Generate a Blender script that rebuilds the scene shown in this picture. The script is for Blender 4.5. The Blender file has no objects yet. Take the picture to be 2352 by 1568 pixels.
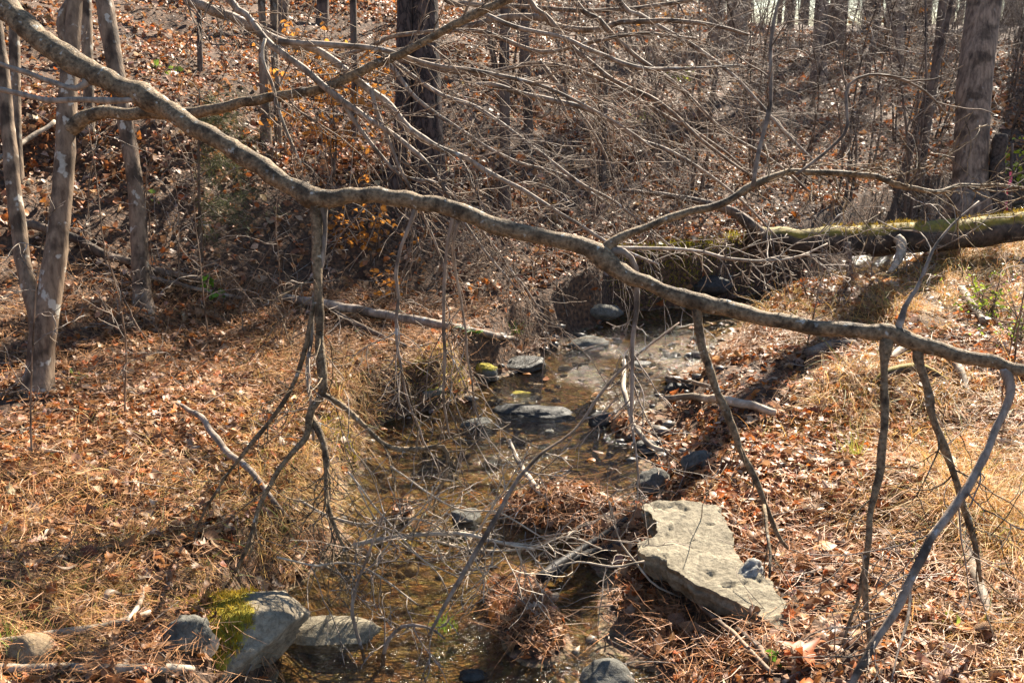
import bpy, bmesh, math, random
import numpy as np
from mathutils import Vector

random.seed(7); rng = np.random.default_rng(7)
SC = bpy.context.scene
COL = SC.collection

# ------------------------------------------------------------------ camera
CAMZ = 2.57; PITCH = math.atan(0.3); LENS = 35.0
cam_d = bpy.data.cameras.new('camera'); cam = bpy.data.objects.new('camera', cam_d); COL.objects.link(cam)
cam.location = (0, 0, CAMZ); cam.rotation_euler = (math.pi/2 - PITCH, 0, 0)
cam_d.lens = LENS; cam_d.sensor_width = 36; cam_d.clip_start = 0.1; cam_d.clip_end = 3000
cam_d.dof.use_dof = True; cam_d.dof.focus_distance = 5.6; cam_d.dof.aperture_fstop = 7.0
SC.camera = cam
# ------------------------------------------------------------------ light
SUN_AZ = math.radians(28); SUN_EL = math.radians(37)      # azimuth to the right of +Y
w = bpy.data.worlds.new('World'); SC.world = w; w.use_nodes = True
nt = w.node_tree; nt.nodes.clear()
sky = nt.nodes.new('ShaderNodeTexSky'); sky.sky_type = 'NISHITA'; sky.sun_disc = False
sky.sun_elevation = SUN_EL; sky.sun_rotation = SUN_AZ; sky.dust_density = 0.2; sky.ozone_density = 2.5; sky.air_density = 1.0
bg = nt.nodes.new('ShaderNodeBackground'); bg.inputs[1].default_value = 0.05
wo = nt.nodes.new('ShaderNodeOutputWorld')
nt.links.new(sky.outputs[0], bg.inputs[0]); nt.links.new(bg.outputs[0], wo.inputs[0])
sd = bpy.data.lights.new('sun', 'SUN'); sd.energy = 5.0; sd.angle = math.radians(0.53); sd.color = (1.0, 0.90, 0.75)
sun = bpy.data.objects.new('sun', sd); COL.objects.link(sun)
sdir = Vector((math.sin(SUN_AZ)*math.cos(SUN_EL), math.cos(SUN_AZ)*math.cos(SUN_EL), math.sin(SUN_EL)))
sun.rotation_euler = sdir.to_track_quat('Z', 'Y').to_euler(); sun.location = sdir*60
SC.view_settings.view_transform = 'Standard'; SC.view_settings.look = 'None'
SC.view_settings.exposure = 1.9; SC.view_settings.gamma = 1.0
SC.cycles.use_denoising = True
SC.cycles.max_bounces = 6; SC.cycles.transparent_max_bounces = 8
SC.cycles.diffuse_bounces = 1; SC.cycles.glossy_bounces = 3
SC.cycles.sample_clamp_indirect = 6

# ------------------------------------------------------------------ numeric helpers
F = LENS/36*2352; CX, CY = 1176., 784.
ST, CT = math.sin(PITCH), math.cos(PITCH)
def ray(px, py):
    u = (px-CX)/F; v = (CY-py)/F
    return np.array([u, CT+v*ST, -ST+v*CT])
def P(px, py, t): return np.array([0, 0, CAMZ]) + t*ray(px, py)

def _h(ix, iy, iz=0, s=0):
    n = (ix.astype(np.int64)*374761393 + iy.astype(np.int64)*668265263 + np.asarray(iz).astype(np.int64)*2147483647 + s*974711) & 0x7fffffff
    n = ((n ^ (n >> 13))*1274126177) & 0x7fffffff
    n = (n ^ (n >> 16)) & 0xffff
    return n/65535.0*2-1
def vn2(x, y, s=0):
    x = np.asarray(x, float); y = np.asarray(y, float)
    xi = np.floor(x); yi = np.floor(y); fx = x-xi; fy = y-yi
    fx = fx*fx*(3-2*fx); fy = fy*fy*(3-2*fy)
    a = _h(xi, yi, 0, s); b = _h(xi+1, yi, 0, s); c = _h(xi, yi+1, 0, s); d = _h(xi+1, yi+1, 0, s)
    return (a*(1-fx)+b*fx)*(1-fy)+(c*(1-fx)+d*fx)*fy
def vn3(p, s=0):
    pi = np.floor(p); f = p-pi; f = f*f*(3-2*f); r = 0
    for dx in (0, 1):
        for dy in (0, 1):
            for dz in (0, 1):
                wt = (f[:, 0] if dx else 1-f[:, 0])*(f[:, 1] if dy else 1-f[:, 1])*(f[:, 2] if dz else 1-f[:, 2])
                r = r + wt*_h(pi[:, 0]+dx, pi[:, 1]+dy, pi[:, 2]+dz, s)
    return r
def sst(a, b, x):
    t = np.clip((x-a)/(b-a), 0, 1); return t*t*(3-2*t)

# ------------------------------------------------------------------ terrain function
STREAM = np.array([(-1.2,-30,.9),(-.6,-8,.8),(-.4,1,.75),(-.27,4,.76),(-.18,4.9,.78),(-.06,5.85,.95),(.18,6.5,.86),(.5,7.3,.70),(1.03,8.35,.58),
   (1.5,9.1,.60),(2.3,9.75,.30),(3.5,10.75,.26),(4.5,12,.4),(6.2,14.3,.5),(9,16.5,.5),(14,19,.5),(25,23,.6),(60,30,.8),(200,50,1)])
def stream_sd(x, y):
    """signed distance to the centre line (+ on the left bank) and half width there"""
    x = np.asarray(x, float); y = np.asarray(y, float)
    best = np.full(x.shape, 1e9); sg = np.ones(x.shape); hw = np.ones(x.shape)
    for a, b in zip(STREAM[:-1], STREAM[1:]):
        dx, dy = b[0]-a[0], b[1]-a[1]; L2 = dx*dx+dy*dy
        t = np.clip(((x-a[0])*dx+(y-a[1])*dy)/L2, 0, 1)
        qx = x-(a[0]+t*dx); qy = y-(a[1]+t*dy); d = np.hypot(qx, qy)
        m = d < best; best = np.where(m, d, best)
        sg = np.where(m, np.where(dx*qy-dy*qx > 0, 1., -1.), sg); hw = np.where(m, a[2]+t*(b[2]-a[2]), hw)
    return best*sg, hw
MOUNDS = [(.22,5.15,.36,.20,.185),(.42,5.0,.22,.22,.13),(.02,4.25,.22,.30,.135),(.12,3.85,.2,.25,.125),(-.62,5.15,.10,.18,.14),(.78,6.5,.14,.3,.14),(.62,7.0,.1,.1,.1),(.05,8.3,.35,.18,.1)]
def H(x, y, fine=True):
    x = np.asarray(x, float); y = np.asarray(y, float)
    d, hw = stream_sd(x, y)
    hw = hw*(1+.18*vn2(x*1.7, y*1.7, 3))+.05*vn2(x*5, y*5, 4)
    e = np.abs(d)-hw; L = d > 0
    az = x/np.maximum(y, 4.)
    bed = -.085*sst(0, -.25, e)
    hbL = .34+.22*sst(8.3, 9.6, y)
    zl = hbL*sst(0, .30-.15*sst(4.8, 5.6, y), e)+.07*np.maximum(e-.3, 0)*sst(14, 8, y)
    e0 = 3.0+(.6-3.0)*sst(5.5, 11, y)
    ee = np.log1p(np.exp(np.clip((e-e0)*2, -30, 30)))/2+np.maximum(e-e0-15, 0)*0
    Zm = 9+(3.3-9)*sst(-.05, .28, az); s = .42+(.32-.42)*sst(-.1, .25, az)
    zl = zl+Zm*(1-np.exp(-s*ee/Zm))
    zr = .27*sst(0, .55, e)+.035*np.maximum(e-.5, 0)*np.exp(-e/14)+.02*np.maximum(e-12, 0)*np.exp(-e/80)
    zr = zr+.16*np.exp(-((x-2.6)/.9)**2-((y-8.9)/.8)**2)*sst(.05, .5, e)+.11*np.exp(-((x-2.55)/.55)**2-((y-6.3)/.45)**2)+.16*np.exp(-((x-2.05)/.32)**2-((y-4.75)/.4)**2)
    z = np.where(e < 0, bed, np.where(L, zl, zr))
    lump = sst(.1, .8, e)
    z = z+lump*(.07*vn2(x*.9, y*.9, 1)+.05*vn2(x*2.1, y*2.1, 2)+.25*sst(6, 16, e)*vn2(x*.22, y*.22, 6))
    if fine: z = z+(.018*vn2(x*7, y*7, 5)+.010*vn2(x*17, y*17, 8))*(.35+.65*sst(-.1, .2, e))
    for mx, my, sx, sy, h in MOUNDS:
        z = z+h*np.exp(-((x-mx)/sx)**2-((y-my)/sy)**2)*(e < .3)
    return z
H0 = H
SLAB_PX = [(1478,1152),(1530,1140),(1648,1152),(1674,1200),(1690,1250),(1706,1296),(1768,1332),(1812,1396),(1822,1456),(1770,1430),(1700,1388),(1630,1354),(1570,1318),(1520,1290),(1482,1274),(1464,1256),(1478,1238),(1514,1224),(1508,1200),(1488,1172)]
SLAB_N = np.array([-.08, -.12, 1.]); SLAB_N /= np.linalg.norm(SLAB_N); SLAB_C = np.array([.86, 4.72, .36])
SLAB = np.array([P(px, py, np.dot(SLAB_C-np.array([0, 0, CAMZ]), SLAB_N)/np.dot(ray(px, py), SLAB_N)) for px, py in SLAB_PX])
def in_slab(x, y, grow=1.):
    c = SLAB[:, :2].mean(0); q = c+(SLAB[:, :2]-c)*grow; r = np.zeros(np.shape(x), bool)
    for a, b in zip(q, np.roll(q, -1, 0)):
        m = (a[1] > y) != (b[1] > y); r ^= m & (x < (b[0]-a[0])*(y-a[1])/(b[1]-a[1]+1e-12)+a[0])
    return r
def slab_z(x, y): return SLAB_C[2]-(SLAB_N[0]*(x-SLAB_C[0])+SLAB_N[1]*(y-SLAB_C[1]))/SLAB_N[2]
def H(x, y, fine=True):
    x = np.asarray(x, float); y = np.asarray(y, float); z = H0(x, y, fine)
    near = (np.abs(x-.9) < 1.2) & (np.abs(y-4.5) < 1.3)
    if not near.any(): return z
    ins = in_slab(x, y, 1.03) & near; z = np.where(ins, np.minimum(z, slab_z(x, y)-.075), z)
    # hollow under the front lip of the slab
    z = np.where(z > .05, np.maximum(z-.2*np.exp(-((x-.70)/.32)**2-((y-3.95)/.36)**2), .05), z)
    return z
def hit(px, py, tmax=60, lift=0.):
    r = ray(px, py); t = np.concatenate([np.linspace(2.5, 12, 900), np.linspace(12, tmax, 900)])
    X, Y, Z = t*r[0], t*r[1], CAMZ+t*r[2]
    k = np.nonzero(Z <= np.maximum(H(X, Y, False), 0.)+lift)[0]
    i = k[0] if len(k) else len(t)-1
    return t[i], np.array([X[i], Y[i], Z[i]])
def normals(x, y, h=.12):
    gx = (H(x+h, y)-H(x-h, y))/(2*h); gy = (H(x, y+h)-H(x, y-h))/(2*h)
    n = np.stack([-gx, -gy, np.ones_like(gx)], -1); return n/np.linalg.norm(n, axis=1)[:, None]

# ------------------------------------------------------------------ mesh building
class MB:
    def __init__(s): s.v = []; s.q = []; s.t = []; s.c = []; s.n = 0
    def add(s, v, quads=None, tris=None, col=None):
        v = np.asarray(v, float)
        if quads is not None and len(quads): s.q.append(np.asarray(quads)+s.n)
        if tris is not None and len(tris): s.t.append(np.asarray(tris)+s.n)
        s.v.append(v); s.c.append(np.broadcast_to(np.asarray(col if col is not None else (1, 1, 1), float), (len(v), 3))); s.n += len(v)
    def mesh(s, name, mat, origin=(0, 0, 0), smooth=True):
        v = np.concatenate(s.v)-np.asarray(origin, float)
        q = np.concatenate(s.q) if s.q else np.zeros((0, 4), int); t = np.concatenate(s.t) if s.t else np.zeros((0, 3), int)
        me = bpy.data.meshes.new(name); me.vertices.add(len(v)); me.vertices.foreach_set('co', v.ravel())
        nl = q.size+t.size; me.loops.add(nl); me.loops.foreach_set('vertex_index', np.concatenate([q.ravel(), t.ravel()]).astype(np.int32))
        nf = len(q)+len(t); me.polygons.add(nf)
        ls = np.concatenate([np.arange(len(q))*4, q.size+np.arange(len(t))*3]).astype(np.int32)
        me.polygons.foreach_set('loop_start', ls)
        me.update(calc_edges=True)
        if smooth: me.polygons.foreach_set('use_smooth', np.ones(nf, bool))
        ca = me.color_attributes.new('tint', 'FLOAT_COLOR', 'POINT')
        c = np.concatenate(s.c); ca.data.foreach_set('color', np.concatenate([c, np.ones((len(c), 1))], 1).ravel())
        me.materials.append(mat); return me
    def obj(s, name, mat, parent=None, smooth=True, origin=None):
        if parent is not None: origin = wloc(parent)
        elif origin is None: origin = (0, 0, 0)
        o = bpy.data.objects.new(name, s.mesh(name, mat, origin, smooth)); COL.objects.link(o)
        if name == 'twig_spray': o['kind'] = 'stuff'
        if parent is not None: o.parent = parent
        else: o.location = origin
        return o
def wloc(o):
    l = np.zeros(3)
    while o is not None: l = l+np.array(o.location); o = o.parent
    return l
def tag(o, label, cat, group=None, kind=None):
    if label: o['label'] = label
    if cat: o['category'] = cat
    if group: o['group'] = group
    if kind: o['kind'] = kind
    return o
def thing(name, loc, label, cat, group=None):
    o = bpy.data.objects.new(name, None); COL.objects.link(o); o.location = loc; o.empty_display_size = .1
    return tag(o, label, cat, group)
def copy_tree(o, parent=None):
    c = o.copy(); COL.objects.link(c); c.parent = parent
    for ch in o.children: copy_tree(ch, c)
    return c

def spline(pts, n):
    """Catmull-Rom through pts (k,d) sampled at n"""
    p = np.asarray(pts, float)
    if len(p) == 2: return p[0]+(p[1]-p[0])*np.linspace(0, 1, n)[:, None]
    q = np.vstack([2*p[0]-p[1], p, 2*p[-1]-p[-2]])
    L = np.concatenate([[0], np.cumsum(np.linalg.norm(np.diff(p[:, :3], axis=0), axis=1))])
    s = np.linspace(0, L[-1], n); i = np.clip(np.searchsorted(L, s, side='right')-1, 0, len(p)-2)
    t = ((s-L[i])/np.maximum(L[i+1]-L[i], 1e-9))[:, None]
    a, b, c, d = q[i], q[i+1], q[i+2], q[i+3]
    return .5*((2*b)+(-a+c)*t+(2*a-5*b+4*c-d)*t*t+(-a+3*b-3*c+d)*t**3)
def tube(mb, pts, rad, sides=6, col=None, cap=True, rough=0.):
    pts = np.asarray(pts, float); n = len(pts); rad = np.broadcast_to(np.asarray(rad, float), (n,))
    T = np.gradient(pts, axis=0); T /= np.linalg.norm(T, axis=1)[:, None]+1e-12
    m = np.abs(T).mean(0); ref = np.zeros(3); ref[int(np.argmin(m))] = 1
    A = np.cross(T, ref); A /= np.linalg.norm(A, axis=1)[:, None]+1e-12; B = np.cross(T, A)
    th = np.arange(sides)/sides*2*math.pi
    R = rad[:, None]*np.ones(sides)
    if rough:
        ph = np.stack([np.cos(th), np.sin(th)], 1)
        q = np.concatenate([np.repeat(pts, sides, 0)+.0*1, ], 0)/np.repeat(np.maximum(rad, .01), sides)[:, None]*.5
        q = q+np.tile(np.concatenate([ph, ph[:, :1]*0], 1), (n, 1))*.9
        R = R*(1+rough*vn3(q, 5).reshape(n, sides)+rough*.5*vn3(q*2.7, 9).reshape(n, sides))
    v = pts[:, None, :]+R[..., None]*(np.cos(th)[None, :, None]*A[:, None]+np.sin(th)[None, :, None]*B[:, None])
    v = v.reshape(-1, 3)
    i = np.arange(n-1)[:, None]*sides; j = np.arange(sides)[None]; k = (j+1) % sides
    q = np.stack([i+j, i+k, i+sides+k, i+sides+j], -1).reshape(-1, 4)
    tr = None
    if cap and sides > 3:
        v = np.vstack([v, pts[0], pts[-1]]); a, b = n*sides, n*sides+1; js = np.arange(sides); ks = (js+1) % sides
        tr = np.concatenate([np.stack([ks, js, np.full(sides, a)], 1), np.stack([(n-1)*sides+js, (n-1)*sides+ks, np.full(sides, b)], 1)])
    mb.add(v, q, tr, col)
def guide(g, t0, t1, n=None, wob=0.):
    """pixel guide line [(px,py,rpx)...] with depth from t0 to t1 -> world points and radii"""
    if g[0][1] < 0 and g[0][0] > 300: g = [(g[0][0]-(g[1][0]-g[0][0])*3, g[0][1]-abs(g[1][1]-g[0][1])*4-150, g[0][2]*1.15)]+list(g)
    g = np.asarray(g, float); L = np.concatenate([[0], np.cumsum(np.hypot(*np.diff(g[:, :2], axis=0).T))]); s = L/L[-1]
    w4 = np.array([np.append(P(x, y, t0+(t1-t0)*k), r/F*(t0+(t1-t0)*k)) for (x, y, r), k in zip(g, s)])
    n = n or max(6, int(L[-1]/22)); w4 = spline(w4, n)
    pts = w4[:, :3]; rr = np.maximum(w4[:, 3], .0012)
    if wob: 
        for ax in range(3): pts[:, ax] += wob*vn2(np.arange(n)*.45, np.full(n, ax*7.3+t0*13+g[0, 0]), 3)
    return pts, rr
def wander(p, d, L, n, curl=.3, grav=0., rs=random):
    """a crooked twig: points from p along d"""
    p = np.array(p, float); d = np.array(d, float)/np.linalg.norm(d); out = [p]; st = L/(n-1)
    bend = np.array([rs.gauss(0, 1) for _ in range(3)])*curl*.9
    for k in range(n-1):
        d = d+bend/(n-1)*1.6+np.array([rs.gauss(0, 1), rs.gauss(0, 1), rs.gauss(0, 1)])*curl/math.sqrt(n)+np.array([0, 0, grav/(n-1)])
        d /= np.linalg.norm(d); p = p+d*st; out.append(p)
    return np.array(out)
def spray(mb, pts, rad, n, lo, hi, lev=1, bias=(0, 0, 0), grav=0., curl=.35, t0=.15, t1=1., ang=.9, rmax=.006, sub=5, sides=4, flat=None):
    """twigs off a guide, with sub-twigs"""
    pts = np.asarray(pts); m = len(pts)
    for k in range(n):
        t = t0+(t1-t0)*(k+random.random())/n; i = min(int(t*(m-1)), m-2); f = t*(m-1)-i
        p = pts[i]*(1-f)+pts[i+1]*f; T = pts[i+1]-pts[i]; T = T/(np.linalg.norm(T)+1e-9)
        r = np.array([random.gauss(0, 1) for _ in range(3)])
        if flat is not None: r = r-np.dot(r, flat)*np.array(flat)*.8
        r = r-T*np.dot(r, T); r /= np.linalg.norm(r)+1e-9
        d = T*random.uniform(.3, 1.)+r*ang*random.uniform(.5, 1.5)+np.array(bias)*random.uniform(.2, 1.)
        L = lo+(hi-lo)*random.random()**1.8*1.25; r0 = min(rad[i]*.6, rmax*random.uniform(.6, 1.1))
        q = wander(p, d, L, 9, curl, grav)
        tube(mb, q, np.linspace(max(r0, .0026), .0018, 9), sides, cap=False)
        if lev > 0: spray(mb, q, np.linspace(r0, .001, 9), sub, L*.2, L*.6, lev-1, np.array(bias)*.5, grav, curl*1.1, .15, .95, ang, r0*.65+.0003, max(2, sub//2), 3, flat)

# ------------------------------------------------------------------ materials
def newmat(name):
    m = bpy.data.materials.new(name); m.use_nodes = True; n = m.node_tree.nodes; n.clear()
    return m, n, m.node_tree.links
def N(n, typ, **kw):
    x = n.new(typ)
    for k, v in kw.items(): setattr(x, k, v)
    return x
def ramp(n, stops):
    r = n.new('ShaderNodeValToRGB'); cr = r.color_ramp
    while len(cr.elements) < len(stops): cr.elements.new(.5)
    for e, (p, c) in zip(cr.elements, stops): e.position = p; e.color = (*c, 1)
    return r
def mix(n, l, fac, a, b, mode='MIX'):
    m = n.new('ShaderNodeMix'); m.data_type = 'RGBA'; m.blend_type = mode
    for s, v in ((0, fac), (6, a), (7, b)):
        if hasattr(v, 'links'): l.new(v, m.inputs[s])
        else: m.inputs[s].default_value = v if s == 0 else (*v, 1)
    return m.outputs[2]
def mat_bark(name, dark, light, scale=9, lich=(.42,.43,.38), lf=.62, bump=.5, stretch=(1, 1, .22), moss=None):
    m, n, l = newmat(name); tc = N(n, 'ShaderNodeTexCoord'); mp = N(n, 'ShaderNodeMapping'); mp.inputs['Scale'].default_value = stretch
    l.new(tc.outputs['Object'], mp.inputs[0])
    n1 = N(n, 'ShaderNodeTexNoise'); n1.inputs['Scale'].default_value = scale*2.2; n1.inputs['Detail'].default_value = 6; n1.inputs['Roughness'].default_value = .65
    l.new(mp.outputs[0], n1.inputs[0])
    n2 = N(n, 'ShaderNodeTexNoise'); n2.inputs['Scale'].default_value = scale; n2.inputs['Detail'].default_value = 4; l.new(tc.outputs['Object'], n2.inputs[0])
    r1 = ramp(n, [(.34, dark), (.62, light)]); l.new(n1.outputs[0], r1.inputs[0])
    r2 = ramp(n, [(lf, (0, 0, 0)), (lf+.05, (1, 1, 1))]); l.new(n2.outputs[0], r2.inputs[0])
    c = mix(n, l, r2.outputs[0], r1.outputs[0], lich)
    n3 = N(n, 'ShaderNodeTexNoise'); n3.inputs['Scale'].default_value = scale*.45; n3.inputs['Detail'].default_value = 5; l.new(tc.outputs['Object'], n3.inputs[0])
    r3 = ramp(n, [(.38, (.22, .20, .18)), (.50, (1, 1, 1))]); l.new(n3.outputs[0], r3.inputs[0])
    c = mix(n, l, .8, c, r3.outputs[0], 'MULTIPLY')
    if moss:
        g = N(n, 'ShaderNodeNewGeometry'); sx = N(n, 'ShaderNodeSeparateXYZ'); l.new(g.outputs['Normal'], sx.inputs[0])
        ad = N(n, 'ShaderNodeMath', operation='ADD'); l.new(sx.outputs[2], ad.inputs[0]); l.new(n3.outputs[0], ad.inputs[1])
        rm = ramp(n, [(.5, (0, 0, 0)), (.62, (1, 1, 1))]); mm = N(n, 'ShaderNodeMath', operation='MULTIPLY'); mm.inputs[1].default_value = moss; l.new(ad.outputs[0], mm.inputs[0]); l.new(mm.outputs[0], rm.inputs[0])
        rg = ramp(n, [(.3, (.12, .09, .014)), (.7, (.36, .25, .03))]); l.new(n1.outputs[0], rg.inputs[0])
        c = mix(n, l, rm.outputs[0], c, rg.outputs[0])
    b = N(n, 'ShaderNodeBsdfPrincipled'); b.inputs['Roughness'].default_value = .75; b.inputs['Specular IOR Level'].default_value = .35
    bp = N(n, 'ShaderNodeBump'); bp.inputs['Strength'].default_value = bump; bp.inputs['Distance'].default_value = .012
    l.new(n1.outputs[0], bp.inputs['Height']); l.new(bp.outputs[0], b.inputs['Normal']); l.new(c, b.inputs['Base Color'])
    o = N(n, 'ShaderNodeOutputMaterial'); l.new(b.outputs[0], o.inputs[0]); return m
def mat_pinebark(name):
    m, n, l = newmat(name); tc = N(n, 'ShaderNodeTexCoord'); mp = N(n, 'ShaderNodeMapping'); mp.inputs['Scale'].default_value = (1, 1, .3); l.new(tc.outputs['Object'], mp.inputs[0])
    v = N(n, 'ShaderNodeTexVoronoi', feature='DISTANCE_TO_EDGE'); v.inputs['Scale'].default_value = 14; 
    n0 = N(n, 'ShaderNodeTexNoise'); n0.inputs['Scale'].default_value = 20; n0.inputs['Detail'].default_value = 5; l.new(mp.outputs[0], n0.inputs[0])
    mx = mix(n, l, .12, mp.outputs[0], n0.outputs[1]); l.new(mx, v.inputs[0])
    r = ramp(n, [(0., (.018, .013, .011)), (.12, (.11, .075, .06)), (.5, (.19, .135, .11))]); l.new(v.outputs[0], r.inputs[0])
    c = mix(n, l, .5, r.outputs[0], n0.outputs[0], 'MULTIPLY')
    b = N(n, 'ShaderNodeBsdfPrincipled'); b.inputs['Roughness'].default_value = .9
    bp = N(n, 'ShaderNodeBump'); bp.inputs['Strength'].default_value = .9; bp.inputs['Distance'].default_value = .03; l.new(v.outputs[0], bp.inputs['Height']); l.new(bp.outputs[0], b.inputs['Normal'])
    l.new(c, b.inputs['Base Color']); o = N(n, 'ShaderNodeOutputMaterial'); l.new(b.outputs[0], o.inputs[0]); return m
def mat_leaf(name, trans=.35, rough=.45, spec=.5, objrand=None, noise=True):
    m, n, l = newmat(name)
    if objrand:
        oi = N(n, 'ShaderNodeObjectInfo'); c0 = ramp(n, objrand); l.new(oi.outputs['Random'], c0.inputs[0]); c = c0.outputs[0]
    else:
        a = N(n, 'ShaderNodeAttribute', attribute_name='tint'); c = a.outputs[0]
    if noise:
        tc = N(n, 'ShaderNodeTexCoord'); nz = N(n, 'ShaderNodeTexNoise'); nz.inputs['Scale'].default_value = 45; nz.inputs['Detail'].default_value = 3; l.new(tc.outputs['Object'], nz.inputs[0])
        r = ramp(n, [(.3, (.55, .5, .48)), (.65, (1.1, 1.1, 1.1))]); l.new(nz.outputs[0], r.inputs[0]); c = mix(n, l, 1., c, r.outputs[0], 'MULTIPLY')
    b = N(n, 'ShaderNodeBsdfPrincipled'); b.inputs['Roughness'].default_value = rough; b.inputs['Specular IOR Level'].default_value = spec; l.new(c, b.inputs['Base Color'])
    t = N(n, 'ShaderNodeBsdfTranslucent'); l.new(c, t.inputs[0])
    s = N(n, 'ShaderNodeMixShader'); s.inputs[0].default_value = trans; l.new(b.outputs[0], s.inputs[1]); l.new(t.outputs[0], s.inputs[2])
    o = N(n, 'ShaderNodeOutputMaterial'); l.new(s.outputs[0], o.inputs[0]); return m
def mat_rock(name, c0, c1, moss=0., wet=False, mosscol=((.12, .11, .012), (.42, .33, .03)), grain=(1, 1, 1)):
    m, n, l = newmat(name); tc = N(n, 'ShaderNodeTexCoord'); mp = N(n, 'ShaderNodeMapping'); mp.inputs['Scale'].default_value = grain; l.new(tc.outputs['Object'], mp.inputs[0])
    n1 = N(n, 'ShaderNodeTexNoise'); n1.inputs['Scale'].default_value = 9; n1.inputs['Detail'].default_value = 8; n1.inputs['Roughness'].default_value = .7; l.new(mp.outputs[0], n1.inputs[0])
    n2 = N(n, 'ShaderNodeTexNoise'); n2.inputs['Scale'].default_value = 45; n2.inputs['Detail'].default_value = 6; n2.inputs['Roughness'].default_value = .7; l.new(mp.outputs[0], n2.inputs[0])
    r = ramp(n, [(.3, c0), (.68, c1)]); l.new(n1.outputs[0], r.inputs[0])
    r2 = ramp(n, [(.3, (.5, .48, .45)), (.6, (1.1, 1.1, 1.1))]); l.new(n2.outputs[0], r2.inputs[0]); c = mix(n, l, 1., r.outputs[0], r2.outputs[0], 'MULTIPLY')
    b = N(n, 'ShaderNodeBsdfPrincipled'); b.inputs['Roughness'].default_value = .5 if wet else .82; b.inputs['Specular IOR Level'].default_value = .25
    if moss:
        a = N(n, 'ShaderNodeAttribute', attribute_name='tint')
        ad = N(n, 'ShaderNodeMath', operation='ADD'); l.new(a.outputs['Fac'], ad.inputs[0]); l.new(n2.outputs[0], ad.inputs[1])
        rm = ramp(n, [(.72, (0, 0, 0)), (.86, (1, 1, 1))]); l.new(ad.outputs[0], rm.inputs[0])
        rg = ramp(n, [(.35, mosscol[0]), (.65, mosscol[1])]); l.new(n2.outputs[0], rg.inputs[0]); c = mix(n, l, rm.outputs[0], c, rg.outputs[0])
    ad2 = N(n, 'ShaderNodeMath', operation='ADD'); l.new(n1.outputs[0], ad2.inputs[0]); l.new(n2.outputs[0], ad2.inputs[1])
    bp = N(n, 'ShaderNodeBump'); bp.inputs['Strength'].default_value = .55; bp.inputs['Distance'].default_value = .02; l.new(ad2.outputs[0], bp.inputs['Height']); l.new(bp.outputs[0], b.inputs['Normal'])
    l.new(c, b.inputs['Base Color']); o = N(n, 'ShaderNodeOutputMaterial'); l.new(b.outputs[0], o.inputs[0]); return m
def mat_plain(name, col, rough=.7, spec=.4, var=.5, scale=12):
    m, n, l = newmat(name); tc = N(n, 'ShaderNodeTexCoord'); nz = N(n, 'ShaderNodeTexNoise'); nz.inputs['Scale'].default_value = scale; nz.inputs['Detail'].default_value = 5; l.new(tc.outputs['Object'], nz.inputs[0])
    r = ramp(n, [(.3, tuple(np.array(col)*(1-var))), (.7, tuple(np.array(col)*(1+var*.5)))]); l.new(nz.outputs[0], r.inputs[0])
    b = N(n, 'ShaderNodeBsdfPrincipled'); b.inputs['Roughness'].default_value = rough; b.inputs['Specular IOR Level'].default_value = spec; l.new(r.outputs[0], b.inputs['Base Color'])
    o = N(n, 'ShaderNodeOutputMaterial'); l.new(b.outputs[0], o.inputs[0]); return m
def mat_ground():
    m, n, l = newmat('soil'); g = N(n, 'ShaderNodeNewGeometry'); sx = N(n, 'ShaderNodeSeparateXYZ'); l.new(g.outputs['Position'], sx.inputs[0])
    n1 = N(n, 'ShaderNodeTexNoise'); n1.inputs['Scale'].default_value = 30; n1.inputs['Detail'].default_value = 8; l.new(g.outputs['Position'], n1.inputs[0])
    n2 = N(n, 'ShaderNodeTexVoronoi'); n2.inputs['Scale'].default_value = 26; l.new(g.outputs['Position'], n2.inputs[0])
    soil = ramp(n, [(.3, (.022, .013, .008)), (.5, (.085, .046, .024)), (.68, (.19, .10, .05))]); l.new(n1.outputs[0], soil.inputs[0])
    bedc = ramp(n, [(.3, (.10, .07, .038)), (.5, (.29, .205, .11)), (.7, (.48, .36, .21))]); l.new(n1.outputs[0], bedc.inputs[0])
    bed = mix(n, l, .3, bedc.outputs[0], n2.outputs['Color'], 'MULTIPLY')
    mr = N(n, 'ShaderNodeMapRange'); mr.inputs[1].default_value = -.02; mr.inputs[2].default_value = .018; l.new(sx.outputs[2], mr.inputs[0])
    c = mix(n, l, mr.outputs[0], bed, soil.outputs[0])
    b = N(n, 'ShaderNodeBsdfPrincipled'); b.inputs['Roughness'].default_value = .9; l.new(c, b.inputs['Base Color'])
    bp = N(n, 'ShaderNodeBump'); bp.inputs['Strength'].default_value = .8; bp.inputs['Distance'].default_value = .03; l.new(n1.outputs[0], bp.inputs['Height']); l.new(bp.outputs[0], b.inputs['Normal'])
    o = N(n, 'ShaderNodeOutputMaterial'); l.new(b.outputs[0], o.inputs[0]); return m
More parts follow.
